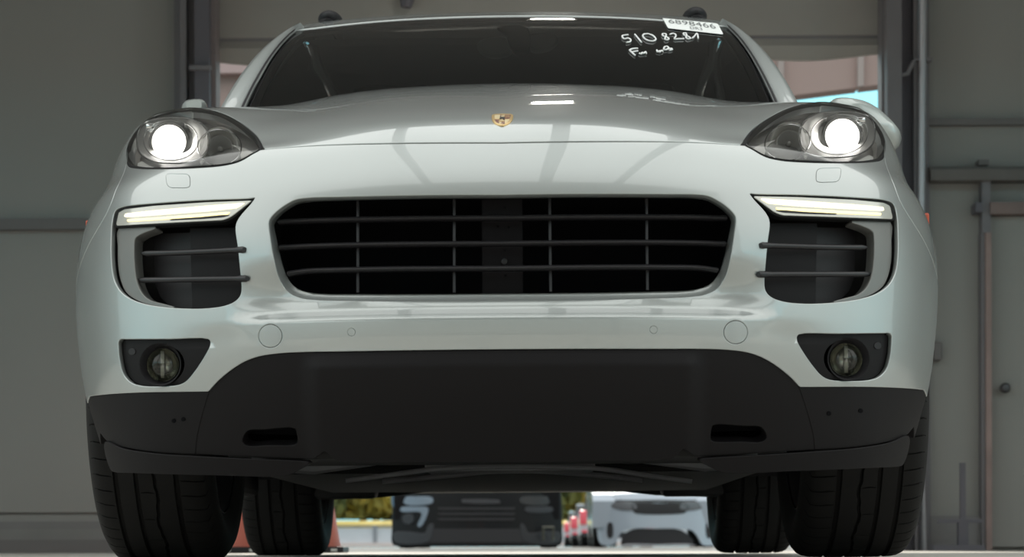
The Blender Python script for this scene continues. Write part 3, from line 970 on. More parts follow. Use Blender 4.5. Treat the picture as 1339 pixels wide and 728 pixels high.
for sgn, M_ in zip((1, -1), LMIR):
    L = resample(M_(uHL), .012)
    N_ = len(L)
    A = surf(L) + np.array([0, .010, 0])
    c = A.mean(0)
    Bk = (A - c) * np.array([.92, 1.0, .86]) + c + np.array([0, .11, .0])
    v = list(A) + list(Bk)
    f = [(i, (i + 1) % N_, N_ + (i + 1) % N_, N_ + i) for i in range(N_)] + [tuple(range(N_, 2 * N_))]
    hl = MB().add(v, f).build('headlight', LAMPD, car, False, label='lit headlight with round projector lamp')
    panel('lens_seal', M_(uHL), [M_(hl_in)], SEAL, hl, step=.03, bstep=.005, recess=.0015, depth=.03, inset=.0016, fdir='y')
    panel('lens', M_(hl_in), (), LENS, hl, step=.02, bstep=.006, recess=-.001, depth=.004, dome=.004)
    for pc in ([(302,179.5),(318,184),(335,192.5),(326,199),(312,207.5),(307,207.5),(313,199),(313,189),(308,182.5)],
               [(173,213),(172.5,207),(178,204),(190,209.5),(206,213),(226,214.4),(246,213),(258,208.5),(266,207),(274,211.8),(288,214.0),(300,211.5),(306,208.5),(308,209.5),(292,214.2),(270,216.4),(238,218.0),(206,218.4),(182,217.6)],
               [(262,171),(270,171.5),(273,173.5),(265,181),(261.5,190),(262,199),(258,203),(259.5,192),(258,180)]):
        panel('lamp_bezel', M_(poly_uv(pc, 2)), (), LAMPR, hl, step=.02, bstep=.003, recess=.016, depth=.01, edge=.001, fdir='y')
    # main projector, set back behind the sloping lens
    yP = ysurf(223, 163) + .045
    q = at(221.5, 186.0, yP); q = np.array([q[0] * sgn, q[1], q[2]])
    rows = []
    for (k_, dd, c_) in ((.97, .030, 0), (.86, .062, 0), (.66, .075, 1), (.60, .10, 1)):
        ov = oval(226.0 * (1 - .5 * c_) + 221.5 * .5 * c_, 183.5, 47.0 * k_, 30.5 * k_, 40, 2.5)
        rows.append([at(p_[0], p_[1], (ysurf(*p_) * (1 - .45 * c_) + (yP - .02) * .45 * c_) + dd) for p_ in ov])
    v = [tuple(p_) for r_ in rows for p_ in r_]
    if sgn < 0: v = mirror_x(v)
    f = [(a_ * 40 + b_, a_ * 40 + (b_ + 1) % 40, (a_ + 1) * 40 + (b_ + 1) % 40, (a_ + 1) * 40 + b_) for a_ in range(3) for b_ in range(40)]
    MB().add(v, f).build('reflector_bowl', mat('bowl_grey', (.46, .46, .44), .30, .8), hl, True)
    smooth_angle(MB().lathe([(.044, -.03), (.044, .002), (.042, .006), (.037, .006), (.034, .0), (.034, -.02)], q, (0, -1, 0), 48).build('projector_ring', mat('ring_satin', (.62, .62, .60), .25, .9), hl))
    MB().lathe([(.0, .020), (.010, .0185), (.020, .013), (.028, .004), (.032, -.006), (.032, -.02)], q, (0, -1, 0), 40).build('projector_lamp', LAMPW, hl, True)
    ring('outer_ring', 226.5, 183.5, 47.5, 30.0, .020, .0020, CHROME, hl, sgn, 2.6)
    ring('inner_ring', 223.5, 183.5, 35.5, 26, .046, .0014, CHROME, hl, sgn, 2.1)
    for a_ in (40, 140):
        qq = q + np.array([.054 * math.cos(math.radians(a_)), -.004, .054 * math.sin(math.radians(a_))])
        smooth_angle(MB().box(qq[0] - .008, qq[0] + .008, qq[1] - .003, qq[1] + .004, qq[2] - .005, qq[2] + .005, .0015).build('projector_clip', CHROME, hl))
    # high beam
    yB = ysurf(287, 170) + .030
    q = at(287, 193.0, yB); q = np.array([q[0] * sgn, q[1], q[2]])
    smooth_angle(MB().lathe([(.042, -.03), (.0425, .004), (.041, .009), (.037, .007), (.031, -.012), (.027, -.014)], q, (0, -1, 0), 48).build('beam_ring', LAMPR, hl))
    MB().lathe([(.0275, -.012), (.027, -.004), (.0255, -.004), (.0245, -.012), (.018, -.03), (.008, -.042), (.0, -.043)], q, (0, -1, 0), 40).build('beam_reflector', mat('beam_bright', (.92, .92, .90), .5, .1), hl, True)
    MB().lathe([(.0, -.004), (.004, -.006), (.0055, -.016), (.0055, -.042)], q, (0, -1, 0), 16).build('beam_bulb', mat('bulb_glass', (.7, .7, .66), .1), hl, True)
    ring('beam_trim', 287, 193.0, 28.5, 23.5, .016, .0016, CHROME, hl, sgn, 2.0)

# ------------------------------------------------------------------ hood crest
GOLD = mat('crest_gold', (.80, .56, .25), .3, .7)
GOLD2 = mat('crest_gold_light', (.86, .70, .42), .35, .4)
CREST = mat('crest_red', (.20, .075, .06), .4, .2)
CRK = mat('crest_black', (.03, .025, .02), .4)
def full_uv(pts, n=1, st=1.5):
    P = resample(np.array(pts, float), st)
    out = []
    for p in P:
        if p[0] <= 660.5:
            out.append(to_uv([p])[0])
        else:
            q = to_uv([(1321 - p[0], p[1])])[0]; out.append(np.array([-q[0], q[1]]))
    return np.array(out)
cx0 = 660.5
crest = [(643.9,151.2),(647,150.2),(660.5,149.7),(674,150.2),(677.2,151.2),(677.6,154.5),(676.8,158),(674,161.6),(668.5,164.2),(660.5,165.3),(652.5,164.2),(647,161.6),(644.3,158),(643.5,154.5)]
cb = panel('hood_crest', full_uv(crest), (), GOLD, car, step=.006, bstep=.0025, recess=-.002, depth=.003, edge=.0012, label='gold shield crest with dark quarters')
for nm, pts, m_ in (('crest_field', [(646.5,151.9),(660,151.5),(660,156.6),(647.5,156.6)], GOLD2), ('crest_field', [(661,151.5),(674.8,151.9),(673.8,156.6),(661,156.6)], CREST),
                    ('crest_field', [(647,157.8),(660,157.8),(660,163.6),(654,162.8),(649.5,161)], CREST), ('crest_field', [(661,157.8),(674,157.8),(671.5,161),(667,162.8),(661,163.6)], GOLD2),
                    ):
    panel(nm, full_uv(pts), (), m_, cb, step=.006, bstep=.003, recess=-.0025, depth=.002, edge=.0004)
for yy in (152.9, 154.6):
    panel('crest_stripe', full_uv([(661.6, yy), (674, yy + .1), (674, yy + .55), (661.6, yy + .45)], st=1), (), GOLD, cb, step=.006, bstep=.002, recess=-.0029, depth=.002, edge=.0002)
for yy in (158.7, 160.2):
    panel('crest_stripe', full_uv([(651.2, yy), (659.4, yy), (659.4, yy + .45), (651.8, yy + .45)], st=1), (), GOLD, cb, step=.006, bstep=.002, recess=-.0029, depth=.002, edge=.0002)
panel('crest_centre', full_uv([(655.5,153.4),(665.5,153.4),(665.6,156.5),(663.5,159),(660.5,160.2),(657.5,159),(655.4,156.5)], st=1), (), GOLD2, cb, step=.004, bstep=.002, recess=-.0034, depth=.002, edge=.0004)
panel('crest_horse', full_uv([(659.2,158.2),(659.7,156.8),(659.2,156.0),(660.0,155.2),(661.2,154.8),(662.0,155.1),(661.4,155.6),(662.0,156.1),(661.1,156.4),(661.6,157.4),(661,158.1),(660.6,157.0),(660.0,158.3)], st=.8), (), CRK, cb, step=.004, bstep=.0012, recess=-.0038, depth=.001, edge=.0002)
# ------------------------------------------------------------------ windscreen, roof, pillars, cabin
def ellipsoid(mb, c, r, n=20, m_=12, squash=1.0):
    v, f = [], []
    for i in range(m_ + 1):
        th = math.pi * i / m_
        for j in range(n):
            ph = 2 * math.pi * j / n
            v.append((c[0] + r[0] * math.sin(th) * math.cos(ph), c[1] + r[1] * math.sin(th) * math.sin(ph), c[2] + r[2] * math.cos(th)))
    for i in range(m_):
        for j in range(n):
            f.append((i * n + j, i * n + (j + 1) % n, (i + 1) * n + (j + 1) % n, (i + 1) * n + j))
    return mb.add(v, f)
def ws_surf(uv):
    uv = np.asarray(uv, float)
    s, t = uv[:, 0] / .66, uv[:, 1]
    s2 = s * s
    b = np.stack([.665 * s, 1.08 + .26 * s2, 1.10 - .02 * s2 * s2], -1)
    c = np.stack([.592 * s, 2.0 + .06 * s2, 1.481 - .012 * s2 - .008 * s2 * s2], -1)
    P = b + (c - b) * t[:, None]
    k = .030 * 4 * t * (1 - t)
    P[:, 1] -= k * .4; P[:, 2] += k * .9
    return P
def gen_n(sf, h=.002):
    def n(uv):
        uv = np.asarray(uv, float)
        a = sf(uv + [h, 0]) - sf(uv - [h, 0]); b = sf(uv + [0, h]) - sf(uv - [0, h])
        q = np.cross(a, b)
        return q / np.maximum(1e-12, np.linalg.norm(q, axis=1))[:, None]
    return n
ws_n = gen_n(ws_surf)
def inv_uv(px, sf, q0):
    out = []
    q = np.array(q0, float)
    for p in np.asarray(px, float):
        for _ in range(25):
            h = 1e-3
            S = project(sf(np.array([q, q + [h, 0], q + [0, h]])))[:, :2]
            J = np.array([S[1] - S[0], S[2] - S[0]]).T / h
            st_ = np.linalg.solve(J.T @ J + 1 * np.eye(2), J.T @ (p - S[0]))
            st_ *= min(1, .15 / max(1e-9, np.hypot(*st_)))
            q = q + st_
        out.append(q.copy())
    return np.array(out)
wspoly = np.array([(-.66, 0), (-.33, 0), (0, 0), (.33, 0), (.66, 0), (.66, 1), (.33, 1), (0, 1), (-.33, 1), (-.66, 1)], float)
screen = panel('windscreen', wspoly, (), SCREEN, car, step=.05, bstep=.03, depth=.004, edge=.001, sf=ws_surf, nf=ws_n)
bord = offset(resample(wspoly, .02), .028)
panel('screen_border', wspoly, [bord], GLOSSB, screen, step=.2, bstep=.02, recess=.006, depth=.004, edge=.001, sf=ws_surf, nf=ws_n)

# sticker with printed number, handwriting in white paint pen
LABEL = mat('sticker_white', (.9, .92, .9), .6)
INK = mat('sticker_ink', (.16, .17, .17), .7)
PEN = mat('paint_pen_white', (.80, .81, .80), .8, emit=(1, 1, 1), estr=0.0)
stk = inv_uv(resample(np.array([(866.5,25.3),(938,32.2),(945.5,46.3),(873.5,38.2)]), 3), ws_surf, (.4, .9))
sticker = panel('windscreen_sticker', stk, (), LABEL, screen, step=.02, bstep=.008, recess=-.0035, depth=.001, edge=.0003, sf=ws_surf, nf=ws_n, label='white printed number sticker')
def text_on(body, o_px, x_px, y_px, sf, nf, q0, lift, m, parent, name, ext=.0004):
    """flat print: text laid on a surface, its box spanned by three pixels (origin, end of baseline, top of the box)"""
    cu_ = bpy.data.curves.new('print', 'FONT')
    cu_.body = body
    cu_.resolution_u = 3
    tob = bpy.data.objects.new('print', cu_)
    COL.objects.link(tob)
    bpy.context.view_layer.update()
    me = bpy.data.meshes.new_from_object(tob)
    bpy.data.objects.remove(tob)
    V = np.array([tuple(v_.co) for v_ in me.vertices])[:, :2]
    lo, hi = V.min(0), V.max(0)
    V = (V - lo) / (hi - lo)
    q = inv_uv([o_px, x_px, y_px], sf, q0)
    UVs = q[0] + V[:, :1] * (q[1] - q[0]) + V[:, 1:] * (q[2] - q[0])
    P = sf(UVs) + nf(UVs) * lift
    f = [tuple(p.vertices) for p in me.polygons]
    return obj(name, P, f, m, parent)
text_on('6898466', (874.5, 32.2), (936.5, 39.8), (873.0, 27.0), ws_surf, ws_n, (.4, .9), .0042, INK, sticker, 'printed_number')
text_on('DR3', (902.5, 39.8), (918.5, 41.5), (901.5, 36.6), ws_surf, ws_n, (.4, .9), .0042, INK, sticker, 'printed_code')
def S_(x, y): return (800 + x / 11.16, 38 + y / 11.16)
strokes = {
 'number_writing': [[(235,100),(150,118),(175,160),(235,150),(275,175),(265,200),(215,212)], [(335,95),(430,210)],
   [(470,90),(450,110),(470,150),(530,185),(610,190),(640,165),(600,115),(530,88),(470,90)],
   [(770,85),(735,90),(745,115),(800,135),(830,160),(800,175),(772,160),(785,125),(790,95),(770,85)],
   [(845,95),(885,82),(930,100),(925,135),(910,160),(975,160),(1045,158)],
   [(1075,75),(1040,80),(1055,105),(1110,125),(1145,150),(1110,160),(1080,140),(1090,100),(1075,75)], [(1170,150),(1195,130),(1240,82),(1258,155)]],
 'word_writing': [[(255,325),(335,400)], [(255,325),(300,305),(375,300)], [(300,350),(375,335)],
   [(400,370),(425,380),(440,360),(455,375),(490,350),(500,375)],
   [(655,325),(665,350),(700,335),(690,355),(725,330),(740,345)], [(755,320),(760,285),(800,270),(825,290),(800,315),(760,320)], [(800,315),(840,300),(875,305),(835,325),(880,315)]],
}
glyphs = {'number_writing': [[0], [1], [2], [3], [4], [5], [6]], 'word_writing': [[0, 1, 2, 3], [4, 5, 6]]}
for nm, ss in strokes.items():
    for gl_ in glyphs[nm]:
        mb = MB()
        for s in [ss[i_] for i_ in gl_]:
            P = cr(np.array([S_(*q) for q in s]), 5)
            uvs = inv_uv(P, ws_surf, (.35, .75))
            L = list(ws_surf(uvs) + ws_n(uvs) * .003)
            mb.tube(L, .0024, 6, flat=1.0)
        mb.build(nm, PEN, screen, True)['label'] = 'white handwritten marking on the windscreen'

# roof
def rf_surf(uv):
    uv = np.asarray(uv, float)
    x, y = uv[:, 0], uv[:, 1]
    s2 = (x / .6) ** 2
    yy = y - .06 * s2 * np.clip((2.5 - y) / .5, 0, 1)
    zc = np.interp(yy, _ry, _rz)
    return np.stack([x, y, zc - .014 * s2 - .010 * s2 ** 2 - .06 * np.clip((np.abs(x) - .58) / .1, 0, 2) ** 2], -1)
_k = np.array([1.9, 2.0, 2.2, 2.4, 2.7, 3.1, 3.6, 4.1, 4.45])
_z = np.array([1.458, 1.484, 1.538, 1.577, 1.612, 1.632, 1.618, 1.56, 1.48])
_ry = np.linspace(1.9, 4.45, 200); _rz = nat(_k)(_ry) @ _z
rfp = np.array([(-.60, 2.065), (-.3, 2.016), (0, 2.0), (.3, 2.016), (.60, 2.065), (.635, 2.3), (.65, 3.0), (.63, 4.4), (0, 4.45), (-.63, 4.4), (-.65, 3.0), (-.635, 2.3)])
panel('roof', cr(rfp, 4, True), (), PAINT, car, step=.06, bstep=.03, depth=.02, edge=.004, sf=rf_surf, nf=gen_n(rf_surf))
# roof rails
for k in (-1, 1):
    x = .53 * k
    L = [(x, 2.33, rf_surf(np.array([[x, 2.33]]))[0, 2] - .01)] + [(x + .01 * k, y, rf_surf(np.array([[x, y]]))[0, 2] + h) for y, h in ((2.38, .004), (2.5, .010), (3.2, .022), (3.8, .02), (4.1, .012))] + [(x, 4.2, rf_surf(np.array([[x, 4.2]]))[0, 2] - .01)]
    smooth_angle(MB().tube(L, [.018, .022, .018, .015, .014, .014, .012], 10).build('roof_rail', BLACK, car), 50)
    fz = rf_surf(np.array([[x, 2.42]]))[0, 2]
    ellipsoid(MB(), (x, 2.42, fz + .002), (.036, .10, .024)).build('rail_foot', BLACK, car, True)

# pillars
def pillar(k):
    bi, ti = np.array([-.668, 1.335, 1.085]), np.array([-.594, 2.06, 1.463])
    bo, to = at(287.5, 143, 1.345), at(390.5, 30.5, 2.075)
    rows = []
    for t in np.linspace(-.05, 1.02, 14):
        kk = .030 * 4 * t * (1 - t)
        i_ = bi + (ti - bi) * t + np.array([0, -kk * .4, kk * .9])
        o_ = bo + (to - bo) * t + np.array([-.012 * 4 * t * (1 - t), 0, kk * .8])
        m1 = i_ * .72 + o_ * .28 + np.array([0, -.004, .003])
        m2 = i_ * .25 + o_ * .75 + np.array([-.002, -.002, .002])
        bk = o_ + np.array([.012, .10, -.005])
        rows.append([i_ + np.array([0, .004, -.003]), m1, m2, o_, bk])
    n = 5
    v = [p for r in rows for p in r]
    f = [(j * n + i, j * n + i + 1, (j + 1) * n + i + 1, (j + 1) * n + i) for j in range(len(rows) - 1) for i in range(n - 1)]
    if k > 0: v = mirror_x(v)
    o = MB().add(v, f).build('front_pillar', PAINT, car, True)
    w = []
    for r in rows:
        w += [r[0] + np.array([0, -.004, .004]), r[0] * .72 + r[1] * .28 + np.array([0, -.006, .005]), r[0] * .72 + r[1] * .28 + np.array([0, .004, -.002])]
    if k > 0: w = mirror_x(w)
    MB().add(w, [(j * 3 + i, j * 3 + i + 1, (j + 1) * 3 + i + 1, (j + 1) * 3 + i) for j in range(len(rows) - 1) for i in range(2)]).build('pillar_trim', BLACK, o, True)
    return o
for k in (-1, 1):
    pillar(k)

# flanks: doors, glass, tail (seen only from the side)
_cz = np.linspace(.15, 1.08, 60)
_cc = GM[:, -1]
_ox = np.argsort(_cc[:, 2])
def fl_surf(k):
    def f(uv):
        uv = np.asarray(uv, float)
        y, z = uv[:, 0], uv[:, 1]
        x = np.interp(z, _cc[_ox, 2], _cc[_ox, 0])
        x = x - .03 * sst(3.6, 4.75, y) - .02 * np.exp(-((z - .42) / .12) ** 2) * (1 - sst(2.9, 3.3, y)) + .012 * np.exp(-((y - 3.8) / .45) ** 2) * (1 - sst(.8, 1.0, z))
        x = x - .25 * np.clip((y - 4.45) / .35, 0, 1.3) ** 2
        return np.stack([k * x, y, z], -1)
    return f
RYA = 3.825
def arc_yz(cy, r, d0, d1, n=24):
    return [(cy + r * math.cos(math.radians(d)), AXZ + r * math.sin(math.radians(d))) for d in np.linspace(d0, d1, n)]
for k in (-1, 1):
    fs_ = fl_surf(k)
    nf_ = (lambda fs__: (lambda uv: gen_n(fs__)(uv) * (-1 if False else 1)))(fs_)
    def nfk(uv, fs__=fs_, kk=k):
        n = gen_n(fs__)(uv)
        return n if (n[:, 0] * kk).mean() > 0 else -n
    fd = [(1.49, .30), (2.45, .30), (2.45, 1.07), (1.49, 1.07)]
    rd = [(2.46, .30), (3.30, .30), (3.36, .52), (3.48, .74), (3.60, .9), (3.60, 1.07), (2.46, 1.07)]
    rq = [(3.61, .9), (3.61, 1.07), (4.6, 1.05), (4.78, .9), (4.80, .5), (4.74, .35), (4.28, .30)] + arc_yz(RYA, .43, 10, 115)
    for nm, pl_ in (('front_door', fd), ('rear_door', rd), ('rear_quarter', rq)):
        P_ = np.array(pl_) if k > 0 else np.array(pl_)
        o = panel(nm, P_, (), PAINT, car, step=.08, bstep=.03, depth=.02, edge=.003, inset=.002, sf=fs_, nf=nfk)
        if nm != 'rear_quarter':
            hy = 2.25 if nm == 'front_door' else 3.35
            hz = .90
            hx = float(fs_(np.array([[hy, hz]]))[0, 0])
            smooth_angle(MB().tube([(hx - k * .01, hy - .13, hz), (hx + k * .03, hy - .11, hz), (hx + k * .032, hy + .09, hz), (hx - k * .01, hy + .11, hz)], .013, 8).build('door_handle', PAINT, o))
    MB().box(min(k * .86, k * .93), max(k * .86, k * .93), 1.36, 3.38, .20, .30, .02).build('sill', CLAD, car)
    v = [(k * .735, 1.5, 1.07), (k * .735, 3.9, 1.06), (k * .62, 3.75, 1.50), (k * .625, 3.0, 1.555), (k * .60, 2.2, 1.47)]
    obj('side_glass', v, [(0, 1, 2, 3, 4) if k > 0 else (4, 3, 2, 1, 0)], TINT, car)
    L = [(k * .74, 1.48, 1.075), (k * .745, 3.9, 1.065)]
    smooth_angle(MB().tube(L, .014, 8).build('window_trim', GLOSSB, car))
    L = [(k * .715, 1.5, 1.09), (k * .598, 2.16, 1.466), (k * .625, 3.0, 1.555), (k * .62, 3.75, 1.50), (k * .70, 4.45, 1.08)]
    smooth_angle(MB().tube(cr(np.array(L), 6), .022, 10).build('roof_edge', PAINT, car))
    v = [(k * .735, 3.92, 1.065), (k * .72, 4.5, 1.06), (k * .61, 4.4, 1.40), (k * .62, 3.77, 1.50)]
    obj('quarter_glass', v, [(0, 1, 2, 3) if k > 0 else (3, 2, 1, 0)], TINT, car)
    MB().lathe([(.06, 0), (.09, .02), (.09, .10)], (k * .71, 4.70, .92), (0, -1, 0), 20, True).build('tail_lamp', mat('tail_lamp_red', (.4, .02, .02), .2), car, True)
v = [(-.70, 4.48, 1.05), (.70, 4.48, 1.05), (.60, 4.40, 1.47), (-.60, 4.40, 1.47)]
obj('rear_window', v, [(0, 1, 2, 3)], TINT, car)
smooth_angle(MB().box(-.80, .80, 4.55, 4.80, .36, 1.06, .06).build('tailgate', PAINT, car))
smooth_angle(MB().box(-.82, .82, 4.5, 4.84, .25, .44, .05).build('rear_bumper', CLAD, car))

# mirrors
MIRM = mat('mirror_cap', (.50, .535, .515), .38, .25, 1.0)
YM = 1.72
top = [at(px, py, YM) for px, py in ((1082, 139), (1087, 132.5), (1100, 130.3), (1118, 132.2), (1134, 137.5), (1149, 146.5), (1160, 156), (1170, 166), (1177.2, 176), (1177.4, 184), (1173.5, 190.5), (1160, 194.5), (1135, 196), (1105, 180))]
def mirror_shell(T, dx):
    T = np.array(T); c = T.mean(0)
    rows = []
    for s, dy in ((.55, -.105), (.82, -.085), (.95, -.05), (1.0, -.01), (1.0, .04), (.96, .07)):
        rows.append((T - c) * np.array([s, 1, s]) + c + np.array([dx * (dy + .01), dy, 0]))
    n = len(T)
    v = [p for r in rows for p in r]
    f = [(j * n + i, j * n + (i + 1) % n, (j + 1) * n + (i + 1) % n, (j + 1) * n + i) for j in range(5) for i in range(n)] + [tuple(range(n)), tuple(range(5 * n, 6 * n))[::-1]]
    return MB().add(v, f)
mR = smooth_angle(mirror_shell(cr(np.array(top), 3, True), .12).build('wing_mirror', MIRM, car, True), 50)
ml = [at(px, py, YM) for px, py in ((238, 143), (243, 137.5), (251, 135.5), (262, 135), (268, 136), (272, 140), (272, 153), (266, 167), (249, 167), (239, 157))]
mL = smooth_angle(mirror_shell(cr(np.array(ml), 3, True), -.12).build('wing_mirror', MIRM, car, True), 50)
MB().tube([(.70, 1.68, 1.09), (.86, 1.72, 1.10)], .025, 10).build('mirror_arm', BLACK, mR)
MB().tube([(-.70, 1.68, 1.09), (-.84, 1.72, 1.11)], .025, 10).build('mirror_arm', BLACK, mL)
g = at(1172, 184, YM)

# cabin
CAB = mat('cabin_trim', (.075, .072, .074), .7)
CABL = mat('cabin_trim_light', (.16, .155, .155), .7)
MB().add([(-.70, 1.18, 1.06), (.70, 1.18, 1.06), (.70, 1.75, 1.07), (-.70, 1.75, 1.07), (-.70, 1.80, .75), (.70, 1.80, .75)], [(0, 1, 2, 3), (3, 2, 5, 4)]).build('dashboard', CAB, car)
smooth_angle(MB().box(-.55, -.15, 1.70, 1.82, 1.04, 1.11, .03).build('instrument_hood', CAB, car))
sw = MB()
L = []
for i in range(33):
    a_ = 2 * math.pi * i / 32
    L.append((-.36 + .18 * math.cos(a_), 1.92 - .07 * math.sin(a_), .98 + .17 * math.sin(a_)))
sw.tube(L, .016, 8, caps=False)
swo = smooth_angle(sw.build('steering_wheel', CAB, car), 60)
for k in (-1, 1):
    s = smooth_angle(MB().box(k * .36 - .25, k * .36 + .25, 2.55, 2.72, .55, 1.22, .06).build('front_seat', CABL, car))
    smooth_angle(MB().box(k * .36 - .13, k * .36 + .13, 2.60, 2.72, 1.24, 1.42, .04).build('headrest', CABL, s))
    smooth_angle(MB().box(k * .36 - .25, k * .36 + .25, 2.05, 2.6, .45, .62, .05).build('seat_cushion', CABL, s))
    MB().box(k * .70 - .02, k * .70 + .02, 1.75, 4.3, .45, 1.05).build('door_lining', CAB, car)
MB().box(-.72, .72, 4.30, 4.34, .40, 1.02).build('rear_lining', CAB, car)
smooth_angle(MB().box(-.62, .62, 3.35, 3.52, .55, 1.20, .06).build('rear_seat', CABL, car))
MB().box(-.75, .75, 1.1, 4.5, .33, .36).build('cabin_floor', CAB, car)
MB().add([(x, y, z - .03) for (x, y, z) in [(-.58, 2.08, 1.47), (.58, 2.08, 1.47), (.60, 2.7, 1.58), (-.60, 2.7, 1.58), (.60, 3.6, 1.58), (-.60, 3.6, 1.58), (.55, 4.3, 1.48), (-.55, 4.3, 1.48)]], [(0, 1, 2, 3), (3, 2, 4, 5), (5, 4, 6, 7)]).build('headliner', CABL, car)
MB().add([(-.80, 1.02, .36), (.80, 1.02, .36), (.70, 1.24, 1.05), (-.70, 1.24, 1.05)], [(0, 1, 2, 3)]).build('bulkhead', BLACK, car)
# interior mirror and sensor housing behind the screen
MRG = mat('mirror_back', (.55, .58, .53), .5)
def blade(pts, y, m_, nm):
    L = cr(np.array(pts, float), 4, True)
    P = [at(p[0], p[1], y) for p in L]
    n = len(P)
    c = np.mean(P, 0)
    v = [(p - c) * .86 + c + np.array([0, -.014, 0]) for p in P] + P + [p + np.array([0, .02, 0]) for p in P]
    f = [tuple(range(n))] + [(j * n + i, j * n + (i + 1) % n, (j + 1) * n + (i + 1) % n, (j + 1) * n + i) for j in range(2) for i in range(n)]
    return smooth_angle(MB().add(v, f).build(nm, m_, car), 40)
im = blade([(623.5,60),(628,53),(640,49.5),(664,49.5),(668,60),(668,70),(655,74.5),(643,75),(630,70)], 2.10, MRG, 'interior_mirror')
blade([(692,48),(700,45),(722,44.5),(729,49),(729,56),(718,65),(704,68),(694,66)], 2.10, mat('mirror_back_dim', (.38, .38, .38), .5), 'sensor_cover')
blade([(650,36),(690,36),(691,70),(676,72),(666,60),(662,46)], 2.07, BLACK, 'mirror_mount')

# ------------------------------------------------------------------ wheels
def make_tyre():
    R0, HWD = .372, .137
    base = [(-.102, .250), (-.118, .262), (-.132, .295), (-.1365, .318), (-.1335, .338), (-.126, .352)]
    tread_x = []
    def add(x): tread_x.append(x)
    grooves = [(-.0735, .0095, 0), (-.0295, .0085, 0), (.0105, .0055, 1), (.0580, .0100, 0)]
    xs = [(-.117, 0), (-.105, 0), (-.092, 0)]
    for gx, gw, zz in grooves:
        xs += [(gx - gw / 2 - .0012, 0), (gx - gw / 2 + .0010, 1), (gx + gw / 2 - .0010, 1), (gx + gw / 2 + .0012, 0)]
        if gx < .05: xs += [(gx + .021, 0)]
    xs += [(.080, 0), (.095, 0), (.108, 0), (.117, 0)]
    NB = 60
    ang = []
    for b in range(NB):
        for q, s in ((0, 0), (.012, 1), (.085, 1), (.097, 0), (.35, 0), (.65, 0)):
            ang.append((2 * math.pi * (b + q) / NB, s, b))
    verts, rowlen = [], 0
    for th, s, b in ang:
        row = []
        for x, r in base:
            row.append((x, r, th))
        for x, g_ in xs:
            r = R0 - .0035 * (abs(x) / .117) ** 3.0 - .006 * max(0, (abs(x) - .095) / .022) ** 2
            sh = 0.0
            xx = x
            if .002 < x < .020:
                xx = x + .0035 * (abs(((b % 4) + 0.0) - 2) - 1)
            if g_:
                r -= .0085
            elif s and (x < -.080 or x > .066 or (-.022 < x < .004 and b % 2 == 0)):
                r -= .005
            sh = .10 * x if x < 0 else .35 * x
            row.append((xx, r, th + sh))
        for x, r in base[::-1]:
            row.append((-x, r, th))
        rowlen = len(row)
        verts += [(x, r * math.cos(t), r * math.sin(t)) for x, r, t in row]
    n = len(ang)
    faces = [(i * rowlen + k, i * rowlen + k + 1, ((i + 1) % n) * rowlen + k + 1, ((i + 1) % n) * rowlen + k) for i in range(n) for k in range(rowlen - 1)]
    return verts, faces
tv_, tf_ = make_tyre()
def make_rim(mb):
    n = 64
    prof = [(.252, -.105), (.258, -.112), (.254, -.118), (.244, -.108), (.232, -.09), (.215, -.02), (.215, .06), (.236, .10), (.250, .112), (.256, .118), (.252, .105)]
    mb.lathe(prof, (0, 0, 0), (1, 0, 0), n)
    return mb
def wheel(x, y, k):
    """k=-1 left, +1 right; outer face points to k"""
    w = MB().add([(v_[0] * (-k), v_[1], v_[2]) for v_ in tv_], tf_).build('wheel', RUBBER, car)
    smooth_angle(w, 30)
    w.location = (x, y, .372)
    rim = MB().lathe([(.248, -.100), (.259, -.110), (.257, -.1165), (.246, -.112), (.236, -.095), (.215, -.03), (.212, .05), (.236, .095), (.248, .112), (.258, .1165), (.258, .108), (.249, .10)], (0, 0, 0), (1, 0, 0), 64)
    rim = smooth_angle(rim.build('rim', SATIN if True else CHROME, w), 40)
    lp = MB().tube([(-k * .120, .2605 * math.cos(t), .2605 * math.sin(t)) for t in np.linspace(0, 2 * math.pi, 65)], .0014, 6, caps=False)
    smooth_angle(lp.build('rim_lip', SATIN, w), 60)
    for i in range(10):
        a_ = 2 * math.pi * i / 10
        c_, s_ = math.cos(a_), math.sin(a_)
        v = []
        for rr_, hw, xo in ((.045, .020, .075), (.14, .016, .085), (.232, .022, .098)):
            for sx, sw_ in ((xo - .03, 1), (xo - .03, -1), (xo, -.8), (xo, .8)):
                v.append((k * sx, rr_ * c_ - sw_ * hw * s_, rr_ * s_ + sw_ * hw * c_))
        f = [(j * 4 + q, j * 4 + (q + 1) % 4, (j + 1) * 4 + (q + 1) % 4, (j + 1) * 4 + q) for j in range(2) for q in range(4)]
        smooth_angle(MB().add(v, f).build('spoke', SATIN, w), 30)
    MB().lathe([(0, .09), (.04, .088), (.055, .08), (.06, .04)], (0, 0, 0), (k, 0, 0), 24).build('hub_cap', SATIN, w, True)
    MB().lathe([(.07, -.02), (.175, -.02), (.175, .012), (.07, .012)], (0, 0, 0), (1, 0, 0), 48).build('brake_disc', DARKMETAL, w)
    smooth_angle(MB().box(-.05, .05, -.175, -.06, -.10, .10, .02).build('brake_caliper', DARKMETAL, w))
    return w
for k in (-1, 1):
    wheel(k * .776, AXY, k)
    wheel(k * .808, RYA, k)
